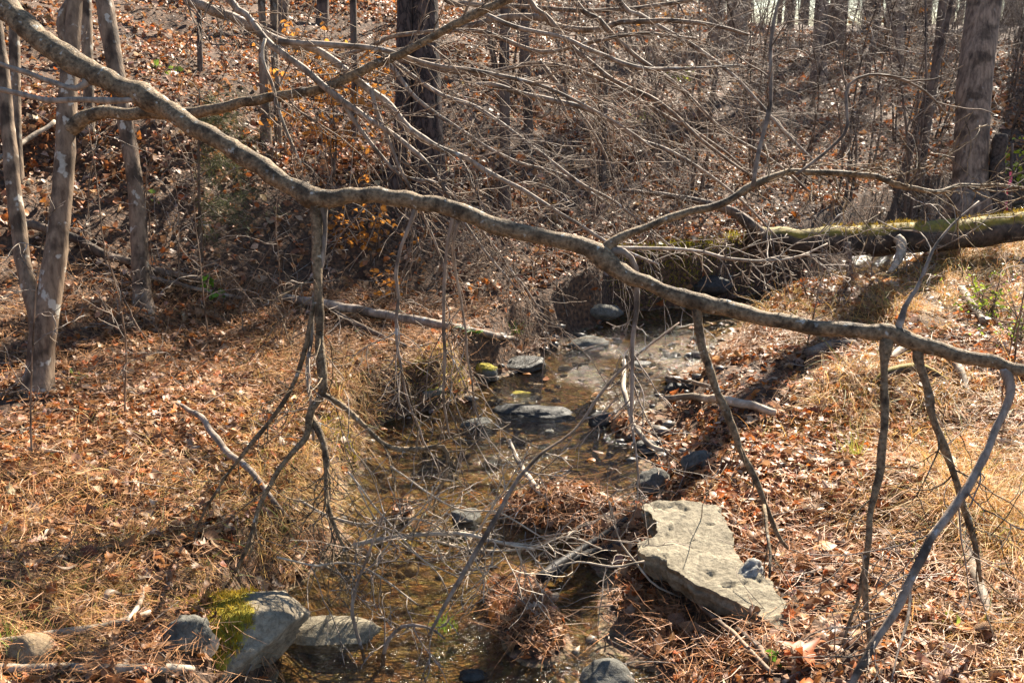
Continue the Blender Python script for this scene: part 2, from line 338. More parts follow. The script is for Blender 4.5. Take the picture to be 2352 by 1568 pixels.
def mat_water():
    m, n, l = newmat('stream_water'); tc = N(n, 'ShaderNodeTexCoord')
    n1 = N(n, 'ShaderNodeTexNoise'); n1.inputs['Scale'].default_value = 9; n1.inputs['Detail'].default_value = 4; n1.inputs['Distortion'].default_value = .6
    mp = N(n, 'ShaderNodeMapping'); mp.inputs['Scale'].default_value = (.55, 1.9, 1); mp.inputs['Rotation'].default_value = (0, 0, -.35); l.new(tc.outputs['Object'], mp.inputs[0]); l.new(mp.outputs[0], n1.inputs[0])
    n2 = N(n, 'ShaderNodeTexNoise'); n2.inputs['Scale'].default_value = 38; n2.inputs['Detail'].default_value = 3; l.new(mp.outputs[0], n2.inputs[0])
    a = N(n, 'ShaderNodeAttribute', attribute_name='tint')          # turbulence of the current, riffle 1 .. pool 0
    m0 = N(n, 'ShaderNodeMath', operation='MULTIPLY'); m0.inputs[1].default_value = 2.; l.new(n2.outputs[0], m0.inputs[0]); mm = N(n, 'ShaderNodeMath', operation='MULTIPLY'); l.new(m0.outputs[0], mm.inputs[0]); l.new(a.outputs['Fac'], mm.inputs[1])
    ad = N(n, 'ShaderNodeMath', operation='ADD'); l.new(n1.outputs[0], ad.inputs[0]); l.new(mm.outputs[0], ad.inputs[1])
    st = N(n, 'ShaderNodeMapRange'); st.inputs[3].default_value = .22; st.inputs[4].default_value = 1.; l.new(a.outputs['Fac'], st.inputs[0])
    bp = N(n, 'ShaderNodeBump'); bp.inputs['Distance'].default_value = .030; l.new(st.outputs[0], bp.inputs['Strength']); l.new(ad.outputs[0], bp.inputs['Height'])
    fr = N(n, 'ShaderNodeFresnel'); fr.inputs[0].default_value = 1.333; l.new(bp.outputs[0], fr.inputs['Normal'])
    gl = N(n, 'ShaderNodeBsdfGlossy'); gl.inputs['Roughness'].default_value = .13; l.new(bp.outputs[0], gl.inputs['Normal'])
    tr = N(n, 'ShaderNodeBsdfTransparent'); tr.inputs[0].default_value = (.80, .69, .49, 1)
    s = N(n, 'ShaderNodeMixShader'); l.new(fr.outputs[0], s.inputs[0]); l.new(tr.outputs[0], s.inputs[1]); l.new(gl.outputs[0], s.inputs[2])
    o = N(n, 'ShaderNodeOutputMaterial'); l.new(s.outputs[0], o.inputs[0]); return m

M = dict(
 ground=mat_ground(), water=mat_water(),
 limb=mat_bark('smooth_grey_brown_bark', (.095,.062,.034), (.35,.25,.145), 26, (.50,.48,.41), .64, 1., (1, 1, 1)),
 twig=mat_bark('twig_bark', (.13,.085,.055), (.33,.235,.16), 14, (.42,.40,.36), .68, .3),
 greytwig=mat_bark('grey_twig_bark', (.17,.125,.09), (.40,.32,.25), 14, (.45,.44,.42), .64, .3),
 beech=mat_bark('pale_smooth_bark', (.115,.075,.048), (.31,.22,.145), 13, (.52,.48,.40), .60, .5),
 dark=mat_bark('dark_sapling_bark', (.07,.05,.038), (.19,.135,.10), 9, (.25,.23,.2), .7, .5),
 oak=mat_bark('rough_brown_bark', (.10,.068,.050), (.36,.26,.185), 11, (.30,.27,.23), .68, 1., (1, 1, .18)),
 pine=mat_pinebark('plated_pine_bark'),
 log=mat_bark('weathered_log_bark', (.06,.042,.03), (.24,.17,.12), 8, (.35,.33,.3), .68, .6),
 palewood=mat_bark('bleached_wood', (.30,.23,.16), (.58,.48,.36), 9, (.6,.55,.48), .7, .4, (1, 1, 1)),
 wet=mat_plain('wet_black_wood', (.03,.025,.022), .6, .25),
 mosslog=mat_bark('moss_covered_log', (.035,.024,.017), (.12,.085,.06), 7, (.3,.28,.24), .7, .6, (1, 1, 1), moss=.52),
 leaf=mat_leaf('dry_leaf', .30, .5, .35),
 leafx=mat_leaf('dry_leaf_varied', .32, .5, .35, [(0, (.10,.05,.03)), (.2, (.24,.12,.058)), (.4, (.40,.22,.11)), (.6, (.50,.21,.06)), (.78, (.50,.32,.18)), (.92, (.58,.46,.34))]),
 orange=mat_leaf('orange_beech_leaf', .5, .5, .3), 
 green=mat_leaf('green_leaf', .4, .4, .5), grass=mat_leaf('dry_grass_blade', .35, .55, .3, noise=False),
 needle=mat_leaf('pine_needle', .15, .5, .3, noise=False), evergreen=mat_leaf('evergreen_sprig', .3, .6, .3, noise=False), moss=mat_leaf('moss_tuft', .4, .8, .1, noise=False),
 boulder=mat_rock('mossy_grey_boulder', (.16,.13,.09), (.42,.35,.25), 1.),
 slab=mat_rock('olive_grey_slab', (.15,.125,.085), (.37,.32,.225), 0, grain=(1, 1, 1)),
 greyrock=mat_rock('grey_rock', (.07,.068,.058), (.20,.19,.16), 1.), wetrock=mat_rock('wet_dark_rock', (.018,.018,.016), (.075,.07,.06), 0, True), tanrock=mat_rock('tan_rock', (.20,.14,.08), (.36,.26,.16)),
 ribbon=mat_plain('pink_ribbon', (.85,.12,.22), .5, .3, .15), stump=mat_plain('grey_rotten_wood', (.10,.075,.06), .9, .2, .7, 30),
)

# ------------------------------------------------------------------ ground and water
def axis(lo, hi, c, fine, n_f, growth):
    a = [c]; st = fine
    while a[-1] < hi:
        if a[-1]-c > n_f*fine: st *= growth
        a.append(a[-1]+st)
    b = [c]; st = fine
    while b[-1] > lo:
        if c-b[-1] > n_f*fine: st *= growth
        b.append(b[-1]-st)
    return np.array(sorted(set(b[1:]+a)))
gx = axis(-900, 900, 0., .055, 46, 1.035); gy = axis(-60, 1500, 6.2, .055, 58, 1.03)
X, Y = np.meshgrid(gx, gy, indexing='ij'); Z = H(X.ravel(), Y.ravel())
nx, ny = X.shape; I = np.arange(nx*ny).reshape(nx, ny)
mb = MB(); mb.add(np.stack([X.ravel(), Y.ravel(), Z], 1), np.stack([I[:-1, :-1], I[1:, :-1], I[1:, 1:], I[:-1, 1:]], -1).reshape(-1, 4))
ground = mb.obj('ground', M['ground']); tag(ground, 'leaf strewn woodland ground with stream channel and rising hillside', 'ground', kind='structure')
# water ribbon follows the channel
cl = spline(np.array([(a[0], a[1], a[2]) for a in STREAM[1:17]]), 700)
T = np.gradient(cl[:, :2], axis=0); T /= np.linalg.norm(T, axis=1)[:, None]; Nn = np.stack([-T[:, 1], T[:, 0]], 1)
off = np.linspace(-1, 1, 33); WX = cl[:, 0][:, None]+Nn[:, 0][:, None]*off*(cl[:, 2][:, None]+.45); WY = cl[:, 1][:, None]+Nn[:, 1][:, None]*off*(cl[:, 2][:, None]+.45)
turb = np.clip(.30+.9*np.exp(-((WY-9.3)/.8)**2)+.7*np.exp(-((WY-5.5)/.35)**2)*(WX < -.1)+.95*np.exp(-((WY-4.5)/.7)**2)+.5*np.exp(-((WY-6.7)/.5)**2)*(WX > .6)+1.*np.exp(-((WY-11.3)/.6)**2)+.3*vn2(WX*2, WY*2, 12), .05, 1)
WZ = .006*vn2(WX*4, WY*5, 21)*turb+.004*vn2(WX*11, WY*13, 22)*turb
n0, n1 = WX.shape; I = np.arange(n0*n1).reshape(n0, n1)
mb = MB(); mb.add(np.stack([WX.ravel(), WY.ravel(), WZ.ravel()], 1), np.stack([I[:-1, :-1], I[1:, :-1], I[1:, 1:], I[:-1, 1:]], -1).reshape(-1, 4), None, np.repeat(turb.ravel()[:, None], 3, 1))
water = mb.obj('stream_water', M['water']); tag(water, 'shallow clear brown stream water running between the banks', 'water', kind='structure')

# ------------------------------------------------------------------ leaf templates (x along the leaf, length 1)
def ovate(w=.30, fold=.10, curl=.2, roll=0., seg=4, asym=0.):
    xs = np.linspace(0, 1, seg+1); prof = np.sin(np.pi*xs**.85)*w
    v = [(x-.5, 0, -curl*(x-.5)**2*2) for x in xs]; T = []
    for sgn in (1, -1):
        b = len(v)
        for i in range(1, seg):
            a = roll*(1 if sgn > 0 else 1+asym); y = prof[i]*math.cos(a); z = fold*prof[i]/w+prof[i]*math.sin(a)*.9
            v.append((xs[i]-.5, sgn*y, -curl*(xs[i]-.5)**2*2+z))
        for i in range(seg):
            a0 = i; a1 = i+1; s0 = b+i-1 if i > 0 else None; s1 = b+i if i < seg-1 else None
            tri = []
            if s0 is None: tri = [(a0, a1, s1)]
            elif s1 is None: tri = [(a0, a1, s0)]
            else: tri = [(a0, a1, s1), (a0, s1, s0)]
            T += [t if sgn < 0 else t[::-1] for t in tri]
    return np.array(v, float), np.array(T)
def lobed(kind='oak', curl=.25, seed=1):
    r = random.Random(seed)
    if kind == 'maple': out = [(-.5,0),(-.28,.10),(-.42,.34),(-.16,.30),(-.10,.52),(.06,.30),(.16,.36),(.2,.16),(.5,0)]
    else: out = [(-.5,0),(-.38,.05),(-.26,.17),(-.17,.08),(-.04,.26),(.06,.10),(.2,.25),(.28,.10),(.4,.14),(.5,0)]
    up = out; dn = [(x+r.uniform(-.02, .02), -y*r.uniform(.85, 1.1)) for x, y in out[1:-1]][::-1]
    poly = up+dn; v = [(x, y, curl*(y*y*2.2-x*x*.9)+r.uniform(-.03, .03)) for x, y in poly]
    mid = [(-.3, 0, -.02), (-.05, 0, -.03), (.2, 0, -.03)]; b = len(v); v += mid; T = []
    n = len(poly)
    def near(i): return b+int(np.argmin([abs(poly[i][0]-q[0]) for q in mid]))
    for i in range(n):
        j = (i+1) % n; a, c = near(i), near(j); T.append((i, j, c))
        if a != c: T.append((i, c, a))
    return np.array(v, float), np.array(T)
TPL_N = [ovate(.27, .08, .3), ovate(.30, .02, -.35), ovate(.24, .12, .5, .7), ovate(.30, .05, .2, -.5, asym=.6), lobed('oak', .4, 2), lobed('oak', -.5, 3), lobed('maple', .4, 4)]
TPL_M = [ovate(.30, .1, .35, seg=3), ovate(.33, .03, -.4, seg=3), ovate(.28, .1, .5, .6, seg=3)]
TPL_F = [ovate(.36, .12, .3, seg=2), ovate(.34, -.05, -.3, seg=2)]
PAL = np.array([(.085,.048,.030),(.17,.092,.050),(.27,.15,.080),(.37,.215,.115),(.45,.285,.165),(.50,.22,.075),(.54,.37,.235),(.58,.49,.41),(.56,.19,.045)])
def pick_cols(n, p, sd=.16):
    c = PAL[rng.choice(len(PAL), n, p=np.array(p)/np.sum(p))]
    return np.clip(c*(1+sd*rng.standard_normal((n, 1)))*(1+.06*rng.standard_normal((n, 3))), .01, .75)
def rotmats(nrm, yaw, tilt, roll):
    up = np.array([0, 0, 1.]); z = nrm; x = np.stack([np.cos(yaw), np.sin(yaw), np.zeros_like(yaw)], 1)
    x = x-z*np.sum(x*z, 1)[:, None]; x /= np.linalg.norm(x, axis=1)[:, None]; y = np.cross(z, x)
    ct, s_ = np.cos(tilt)[:, None], np.sin(tilt)[:, None]; x, z = x*ct+z*s_, z*ct-x*s_
    cr, sr = np.cos(roll)[:, None], np.sin(roll)[:, None]; y, z = y*cr+z*sr, z*cr-y*sr
    return np.stack([x, y, z], 2)
def scatter_leaves(mb, pos, nrm, size, cols, tpls, tilt=.45):
    k = rng.integers(0, len(tpls), len(pos)); n = len(pos)
    R = rotmats(nrm, rng.uniform(0, 6.283, n), rng.normal(0, tilt, n), rng.normal(0, tilt, n)); zs = rng.uniform(.3, 1.5, n); ws = rng.uniform(.8, 1.25, n)
    for i, (tv, tt) in enumerate(tpls):
        s = np.nonzero(k == i)[0]
        if not len(s): continue
        loc = tv[None]*np.stack([np.ones(len(s)), ws[s], zs[s]], 1)[:, None, :]
        v = pos[s][:, None, :]+size[s][:, None, None]*np.einsum('nij,nkj->nki', R[s], loc)
        m = len(tv); t = tt[None]+(np.arange(len(s))*m)[:, None, None]
        mb.add(v.reshape(-1, 3), None, t.reshape(-1, 3), np.repeat(cols[s], m, 0))
def sector(n, d0, d1, half=.60):
    d = np.sqrt(rng.uniform(d0*d0, d1*d1, n)); a = rng.uniform(-half, half, n); return d*np.sin(a), d*np.cos(a)
def edge(x, y):
    d, hw = stream_sd(x, y); return np.abs(d)-hw, d > 0

# ------------------------------------------------------------------ leaf litter
litter = MB()
for d0, d1, dens, s0, s1, tpl, tilt in ((3.3, 7, 2300, .028, .074, TPL_N, .42), (7, 11, 950, .038, .085, TPL_M, .45), (11, 18, 540, .045, .09, TPL_M, .45), (18, 34, 120, .09, .17, TPL_F, .5)):
    n = int(dens*.6*(d1*d1-d0*d0)*.93); x, y = sector(n, d0, d1, .56)
    if d0 < 18: n2 = int(n*.16); x2, y2 = sector(n2, d0, d1, .29); sg_ = np.where(rng.random(n2) < .5, -.85, .85); x, y = np.concatenate([x, x2*np.cos(sg_)+y2*np.sin(sg_)]), np.concatenate([y, y2*np.cos(sg_)-x2*np.sin(sg_)]); n += n2
    z = H(x, y); e, left = edge(x, y)
    keep = (z > .015) & (rng.random(n) < np.where(e < .02, .8, np.clip(.55+.75*vn2(x*1.1, y*1.1, 31)+.3*vn2(x*3.1, y*3.1, 32), .22, 1)))
    keep &= ~(in_slab(x, y, .95) & (rng.random(n) < .97) & (y < 6))
    x, y, z, e = x[keep], y[keep], z[keep], e[keep]; n = len(x)
    nr = normals(x, y); st_ = (nr[:, 2] > .78) | (e > .55) | (rng.random(n) < .22); x, y, z, e, nr = x[st_], y[st_], z[st_], e[st_], nr[st_]; n = len(x)
    pos = np.stack([x, y, z], 1)+nr*rng.uniform(.002, .05, n)[:, None]
    damp = sst(.6, .0, e)[:, None]
    c = pick_cols(n, (1.2, 2.4, 3.2, 3.6, 4.2, 2.8, 3.0, 2.2, 2.0))*np.array([1.06, .88, .72]); c = c*(1-.25*damp)*(1+.22*vn2(x*.8, y*.8, 77))[:, None]; c = np.clip(c, .01, .78)
    scatter_leaves(litter, pos, nr, np.clip(np.exp(rng.normal(0, .33, n))*(s0+s1)*.47, s0*.6, s1*1.5), c, tpl, tilt)
# sunk and drifting leaves in the water
n = 2000; t = np.clip((rng.beta(1.1, 2.2, n)*330+215).astype(int), 0, 690); o = np.sign(rng.standard_normal(n))*rng.random(n)**.45*1.1; wx = cl[t, 0]+Nn[t, 0]*o*cl[t, 2]; wy = cl[t, 1]+Nn[t, 1]*o*cl[t, 2]
k = (wy > 3.5) & ((rng.random(n) < .35) | (wy < 5.6)); wx, wy = wx[k], wy[k]; wz = np.maximum(H(wx, wy), -.2)+.012; wz = np.where(rng.random(len(wx)) < .2, np.maximum(wz, .006), wz)
scatter_leaves(litter, np.stack([wx, wy, wz], 1), np.tile([0, 0, 1.], (len(wx), 1)), rng.uniform(.04, .10, len(wx)), pick_cols(len(wx), (3, 3, 3, 1, 1, 2, .4, .4, 1))*.8, TPL_N, .1)
lo = litter.obj('leaf_litter', M['leaf'], smooth=False); tag(lo, 'brown and orange dry leaves carpeting both banks and the hillside', 'leaf litter', kind='stuff')

# the leaves that show largest are single leaves of the ground
leafmesh = []
for i, (tv, tt) in enumerate([ovate(.27, .10, .5, seg=7), ovate(.30, .03, -.5, seg=7), ovate(.25, .10, .7, .9, seg=7), ovate(.32, .06, .3, -.8, seg=7, asym=.5), lobed('oak', .7, 12), lobed('oak', -.8, 13), lobed('maple', .8, 14), lobed('maple', -.6, 15)]):
    b = MB(); b.add(tv, None, tt); leafmesh.append(b.mesh('fallen_leaf', M['leafx'], smooth=False))
n = 900; x, y = sector(n, 3.75, 5.6, .50); z = H(x, y); ok = (z > .03) & ~in_slab(x, y, 1.); x, y, z = x[ok][:260], y[ok][:260], z[ok][:260]; nr = normals(x, y)
from mathutils import Matrix
R = rotmats(nr, rng.uniform(0, 6.28, len(x)), rng.normal(0, .35, len(x)), rng.normal(0, .35, len(x)))
for i in range(len(x)):
    o = bpy.data.objects.new('fallen_leaf', leafmesh[int(rng.integers(0, len(leafmesh)))]); COL.objects.link(o); o.parent = ground
    s = rng.uniform(.065, .115); m = Matrix(R[i].tolist()).to_4x4(); m.translation = Vector((x[i], y[i], z[i]))+Vector(nr[i])*.055; o.matrix_local = m @ Matrix.Diagonal((s, s*rng.uniform(.8, 1.2), s, 1))

# ------------------------------------------------------------------ pine needles, dry grass, green grass
def ribbons(mb, base, dirs, length, width, cols, seg=3, droop=0., bend=None):
    """flat blades: base (n,3), unit dirs (n,3)"""
    n = len(base); side = np.cross(dirs, np.array([0, 0, 1.])+.3*rng.standard_normal((n, 3))); side /= np.linalg.norm(side, axis=1)[:, None]+1e-9
    bend = rng.standard_normal((n, 3))*.25 if bend is None else bend; V = []
    for k in range(seg+1):
        f = k/seg; p = base+dirs*(length*f)[:, None]+bend*(length*f*f)[:, None]+np.array([0, 0, -1.])*(droop*length*f*f)[:, None]
        ww = (width*(1-.75*f))[:, None]; V += [p-side*ww, p+side*ww]
    v = np.stack(V, 1); m = 2*(seg+1); q = np.array([(2*k, 2*k+1, 2*k+3, 2*k+2) for k in range(seg)])
    mb.add(v.reshape(-1, 3), (q[None]+(np.arange(n)*m)[:, None, None]).reshape(-1, 4), None, np.repeat(cols, m, 0))
nd = MB(); n = 90000; x, y = sector(n, 3.4, 8.5, .56); z = H(x, y); k = (z > .01) & (rng.random(n) < np.clip(.5+.7*vn2(x*.9+3, y*.9, 41), .1, 1)) & ~(in_slab(x, y, .93) & (rng.random(n) < .9)); x, y, z = x[k], y[k], z[k]; n = len(x); nr = normals(x, y)
a = rng.uniform(0, 6.28, n); d = np.stack([np.cos(a), np.sin(a), rng.normal(0, .28, n)], 1); d = d-nr*(np.sum(d*nr, 1)*.85)[:, None]; d /= np.linalg.norm(d, axis=1)[:, None]
c = np.array([(.42, .21, .09)])*(1+.35*rng.standard_normal((n, 1))); c = np.clip(c, .04, .7)
ribbons(nd, np.stack([x, y, z], 1)+nr*rng.uniform(.01, .075, n)[:, None], d, rng.uniform(.07, .17, n), np.full(n, .0016), c, 2)
no = nd.obj('pine_needles', M['needle'], smooth=False); tag(no, 'reddish brown pine needles strewn over the leaves', 'pine needles', kind='stuff')

gr = MB()
GP = []   # patches of straw coloured grass: pixel centre, spread (m), blades, height
for px, py, sp, nb, h in ((860, 960, .42, 1200, .12), (760, 1050, .35, 1200, .12), (830, 1030, .30, 1500, .15), (640, 930, .45, 900, .13), (640, 1090, .3, 900, .15), (540, 1040, .4, 700, .12), (300, 1060, .5, 900, .12), (120, 1120, .4, 700, .12), (330, 1200, .4, 900, .12), (120, 1250, .35, 700, .12), (80, 1440, .25, 1200, .12), (250, 1340, .3, 1000, .1),
        (1040, 890, .3, 900, .15), (2000, 900, .35, 1100, .14), (1930, 960, .3, 900, .14), (2080, 980, .4, 1100, .15), (2250, 960, .4, 1000, .16), (2300, 1100, .35, 1900, .2), (2230, 1170, .25, 3600, .26), (2320, 1250, .25, 2600, .24), (2180, 1080, .3, 1000, .16), (2330, 1500, .25, 1300, .14), (1900, 1150, .35, 1000, .12),
        (2250, 600, .8, 2600, .3), (2330, 700, .7, 2200, .25), (2150, 640, .6, 1600, .25), (2000, 700, .6, 1600, .22), (1850, 720, .6, 1200, .2), (2150, 850, .6, 1500, .2), (700, 830, .5, 1000, .15), (2320, 560, .7, 2500, .3), (600, 1180, .2, 1000, .13), (690, 1120, .22, 1000, .14)):
    t, c0 = hit(px, py); nt_ = max(6, nb//70); ti = rng.integers(0, nt_, nb); tx = c0[0]+sp*rng.standard_normal(nt_)*.62; ty = c0[1]+sp*rng.standard_normal(nt_)*.62; tr_ = rng.uniform(.03, .10, nt_)
    ox, oy = rng.standard_normal(nb)*tr_[ti], rng.standard_normal(nb)*tr_[ti]; bx, by = tx[ti]+ox, ty[ti]+oy; bz = H(bx, by); k = bz > .03; bx, by, bz, ox, oy, ti = bx[k], by[k], bz[k], ox[k], oy[k], ti[k]; m = len(bx)
    comb = rng.uniform(0, 6.28, nt_)[ti]; lean = rng.uniform(.2, 1.3, m); d = np.stack([np.cos(comb)*.7*lean+ox*9*lean+.5*rng.standard_normal(m), np.sin(comb)*.7*lean+oy*9*lean-.2+.5*rng.standard_normal(m), np.full(m, .9)], 1); d /= np.linalg.norm(d, axis=1)[:, None]; h = h*1.35
    cc = np.array([(.62, .35, .12)]) if px > 1500 else np.array([(.62, .37, .14)]); cc = cc*(1+.25*rng.standard_normal((m, 1)))*(1+.08*rng.standard_normal((m, 3)))
    gm = rng.random(m) < .06; cc[gm] = (.22, .26, .06)
    ribbons(gr, np.stack([bx, by, bz], 1), d, h*np.exp(rng.normal(0, .35, m)), np.full(m, .0020), np.clip(cc, .05, .8), 4, .8)
go = gr.obj('dry_grass', M['grass'], smooth=False); tag(go, 'straw coloured dead grass hanging over both banks of the stream', 'dry grass', kind='stuff')

# small twigs strewn about
nb_ = 3600; pc = [(1600, 1480), (1500, 1420), (1700, 1520), (1280, 1210), (1180, 1200), (1400, 1230), (1160, 1420), (1120, 1520), (1620, 1400), (1750, 1250), (1850, 1300), (700, 1280), (300, 1500), (1330, 1180)]
pc = [hit(*q)[1] for q in pc]; ii = rng.integers(0, len(pc), nb_); pc = np.array(pc)[ii]; x = pc[:, 0]+.15*rng.standard_normal(nb_); y = pc[:, 1]+.15*rng.standard_normal(nb_); z = H(x, y); k = (z > 0) & ~(in_slab(x, y, .97) & (rng.random(nb_) < .93)); x, y, z = x[k], y[k], z[k]; n = len(x)
a = rng.uniform(0, 6.28, n); d = np.stack([np.cos(a), np.sin(a), rng.normal(0, .35, n)], 1); d /= np.linalg.norm(d, axis=1)[:, None]; nd2 = MB()
c = np.clip(np.array([(.40, .18, .075)])*(1+.35*rng.standard_normal((n, 1))), .04, .7); ribbons(nd2, np.stack([x, y, z+rng.uniform(.015, .085, n)], 1), d, rng.uniform(.08, .2, n), np.full(n, .0015), c, 2)
nm2 = nd2.obj('pine_needles', M['needle'], smooth=False); tag(nm2, 'matted reddish pine needles on the leaf dam and below the slab', 'pine needles', kind='stuff')
tw = MB(); n = 1500; x, y = sector(n, 3.6, 13, .56); z = H(x, y); k = z > 0; x, y, z = x[k], y[k], z[k]
for i in range(len(x)):
    a = random.uniform(0, 6.28); L = random.uniform(.1, .45); r = random.uniform(.0013, .0045)
    p = wander((x[i], y[i], z[i]+.03), (math.cos(a), math.sin(a), random.uniform(-.05, .3)), L, 6, .35); p[:, 2] = np.maximum(p[:, 2], H(p[:, 0], p[:, 1])+.012)
    tube(tw, p, np.linspace(r, r*.5, 6), 4, cap=False)
to = tw.obj('twig_litter', M['greytwig']); tag(to, 'thin broken twigs scattered among the fallen leaves', 'twigs', kind='stuff')
# pebbles on the bed
bmx = bmesh.new(); bmesh.ops.create_icosphere(bmx, subdivisions=1, radius=1); pv = np.array([v.co[:] for v in bmx.verts]); pf = np.array([[v.index for v in f.verts] for f in bmx.faces]); bmx.free()
pb = MB()
for i in range(1300):
    t = random.randrange(60, 520); o = random.uniform(-1.1, 1.1); qx = cl[t, 0]+Nn[t, 0]*o*cl[t, 2]; qy = cl[t, 1]+Nn[t, 1]*o*cl[t, 2]
    s = random.uniform(.008, .032)*(1.6 if random.random() < .08 else 1); v = pv*(1+.18*rng.standard_normal((len(pv), 1)))*np.array([s*random.uniform(.8, 1.6), s, s*.55])
    a = random.uniform(0, 6.28); v = v @ np.array([[math.cos(a), math.sin(a), 0], [-math.sin(a), math.cos(a), 0], [0, 0, 1]])
    k = random.uniform(.35, 1.0); pb.add(v+np.array([qx, qy, float(H(qx, qy))+s*.2]), None, pf, np.array((.30, .24, .17))*k)
for i in range(110):
    px, py = random.choice([(1560, 900), (1500, 1000), (1470, 1060), (1600, 850), (1120, 960), (1060, 1000), (1000, 1040), (1450, 770), (1560, 760), (1180, 900), (1280, 800)]); t_, c_ = hit(px+random.gauss(0, 45), py+random.gauss(0, 30)); s_ = random.uniform(.02, .065)
    v = pv*(1+.2*rng.standard_normal((len(pv), 1)))*np.array([s_*random.uniform(.9, 1.7), s_, s_*.6]); a = random.uniform(0, 6.28); v = v @ np.array([[math.cos(a), math.sin(a), 0], [-math.sin(a), math.cos(a), 0], [0, 0, 1]])
    pb.add(v+np.array([c_[0], c_[1], float(H(c_[0], c_[1]))+s_*.35]), None, pf, np.array((.13, .115, .095))*random.uniform(.4, 1.3))
po = pb.obj('pebbles', M['leaf'] if False else mat_leaf('pebble_stone', 0., .5, .5)); tag(po, 'small brown pebbles on the stream bed under the water', 'pebbles', kind='stuff')

# ------------------------------------------------------------------ rocks
_ico = {}
def ico(s):
    if s not in _ico:
        b = bmesh.new(); bmesh.ops.create_icosphere(b, subdivisions=s, radius=1); v = np.array([q.co[:] for q in b.verts]); f = np.array([[q.index for q in p.verts] for p in b.faces]); b.free(); _ico[s] = (v/np.linalg.norm(v, axis=1)[:, None], f)
    return _ico[s]
def rock(name, label, loc, size, mat, seed, yaw=0., cuts=13, moss=None, rough=.05, sub=4, tilt=(0, 0), group=None):
    r = np.random.default_rng(seed); u, f = ico(sub); rad = np.full(len(u), 1.05)
    for k in range(cuts):
        n_ = r.standard_normal(3); n_ /= np.linalg.norm(n_); dt = u @ n_; o_ = r.uniform(.62, .95); rad = np.where(dt > .05, np.minimum(rad, o_/np.maximum(dt, .05)), rad)
    rad = rad*(1+rough*vn3(u*2.5+seed, 1)+rough*.6*vn3(u*6+seed, 2)+rough*.35*vn3(u*14+seed, 3))
    v = u*rad[:, None]*np.asarray(size)
    ca, sa = math.cos(yaw), math.sin(yaw); tx, ty = tilt
    Rx = np.array([[1, 0, 0], [0, math.cos(tx), -math.sin(tx)], [0, math.sin(tx), math.cos(tx)]]); Ry = np.array([[math.cos(ty), 0, math.sin(ty)], [0, 1, 0], [-math.sin(ty), 0, math.cos(ty)]])
    v = v @ (np.array([[ca, -sa, 0], [sa, ca, 0], [0, 0, 1]]) @ Ry @ Rx).T
    mk = np.zeros(len(v)) if moss is None else np.clip(moss(v, u), 0, 1)*.5
    b = MB(); b.add(v+loc, None, f, np.repeat(mk[:, None], 3, 1)); o = b.obj(name, mat, origin=loc); tag(o, label, 'rock', group)
    return o, v+loc, mk
def rock_px(name, label, px, py, wpx, ratio, hgt, mat, seed, yaw=0., sink=.35, **kw):
    """px,py: where the front foot of the rock meets ground or water; wpx: width in view"""
    t, c = hit(px, py); s = wpx/F*t/2; z0 = max(float(H(c[0], c[1], False)), -.08 if c[2] <= .01 else -1)
    loc = np.array([c[0], c[1]+s*ratio*.7, max(z0, -.02)+hgt*(1-2*sink)*.5]); return rock(name, label, loc, (s, s*ratio, hgt*.62), mat, seed, yaw, **kw)
def moss_tufts(name, parent, pts, n, h, mat=None):
    b = MB(); i = rng.integers(0, len(pts), n); p = pts[i]+rng.standard_normal((n, 3))*.006
    d = rng.standard_normal((n, 3))*.6+np.array([0, 0, 1.]); d /= np.linalg.norm(d, axis=1)[:, None]
    c = np.array([(.40, .27, .03)])*(1+.35*rng.standard_normal((n, 1))); c = np.clip(c, .03, .7)
    ribbons(b, p, d, rng.uniform(.5, 1.2, n)*h, np.full(n, .0022), c, 1); o = b.obj(name, M['moss'], parent, smooth=False); o['kind'] = 'stuff'; return o
# the mossy boulder of the lower left
t, c = hit(482, 1462); BL = np.array([c[0]+.0, c[1]+.19, .15])
bo, bv, bmk = rock('mossy_boulder', 'large grey boulder with yellow green moss on its crown at the stream edge', BL, (.36, .29, .185), M['boulder'], 12, .2, cuts=8, rough=.055, sub=5,
   moss=lambda v, u: sst(-.05, .05, v[:, 2]+.06*vn3(v*14, 3))*sst(.20, .05, v[:, 0]-.4*(v[:, 2]-.1)+.11*vn3(v*9, 5)))
moss_tufts('moss', bo, bv[bmk+.2*vn3(bv*22, 6) > .27], 8000, .020)
rock_px('shaded_rock', 'blue grey rough rock in shade against the front of the mossy boulder', 415, 1500, 125, .7, .15, M['greyrock'], 21, .4, cuts=12, rough=.12)
rock_px('flat_rock', 'pale flat rock lying in the water right of the mossy boulder', 745, 1478, 265, .40, .10, M['slab'], 33, -.1, cuts=8, tilt=(.12, -.05))
rock_px('rounded_rock', 'tan rounded stone on the leaves above the bottom stick', 48, 1535, 130, .8, .12, M['tanrock'], 35, .1, cuts=5, rough=.03)
rock_px('wet_rock', 'dark wet rock with a rounded top breaking the bottom edge of the stream', 1395, 1585, 130, .8, .13, M['greyrock'], 36, .3, cuts=7)
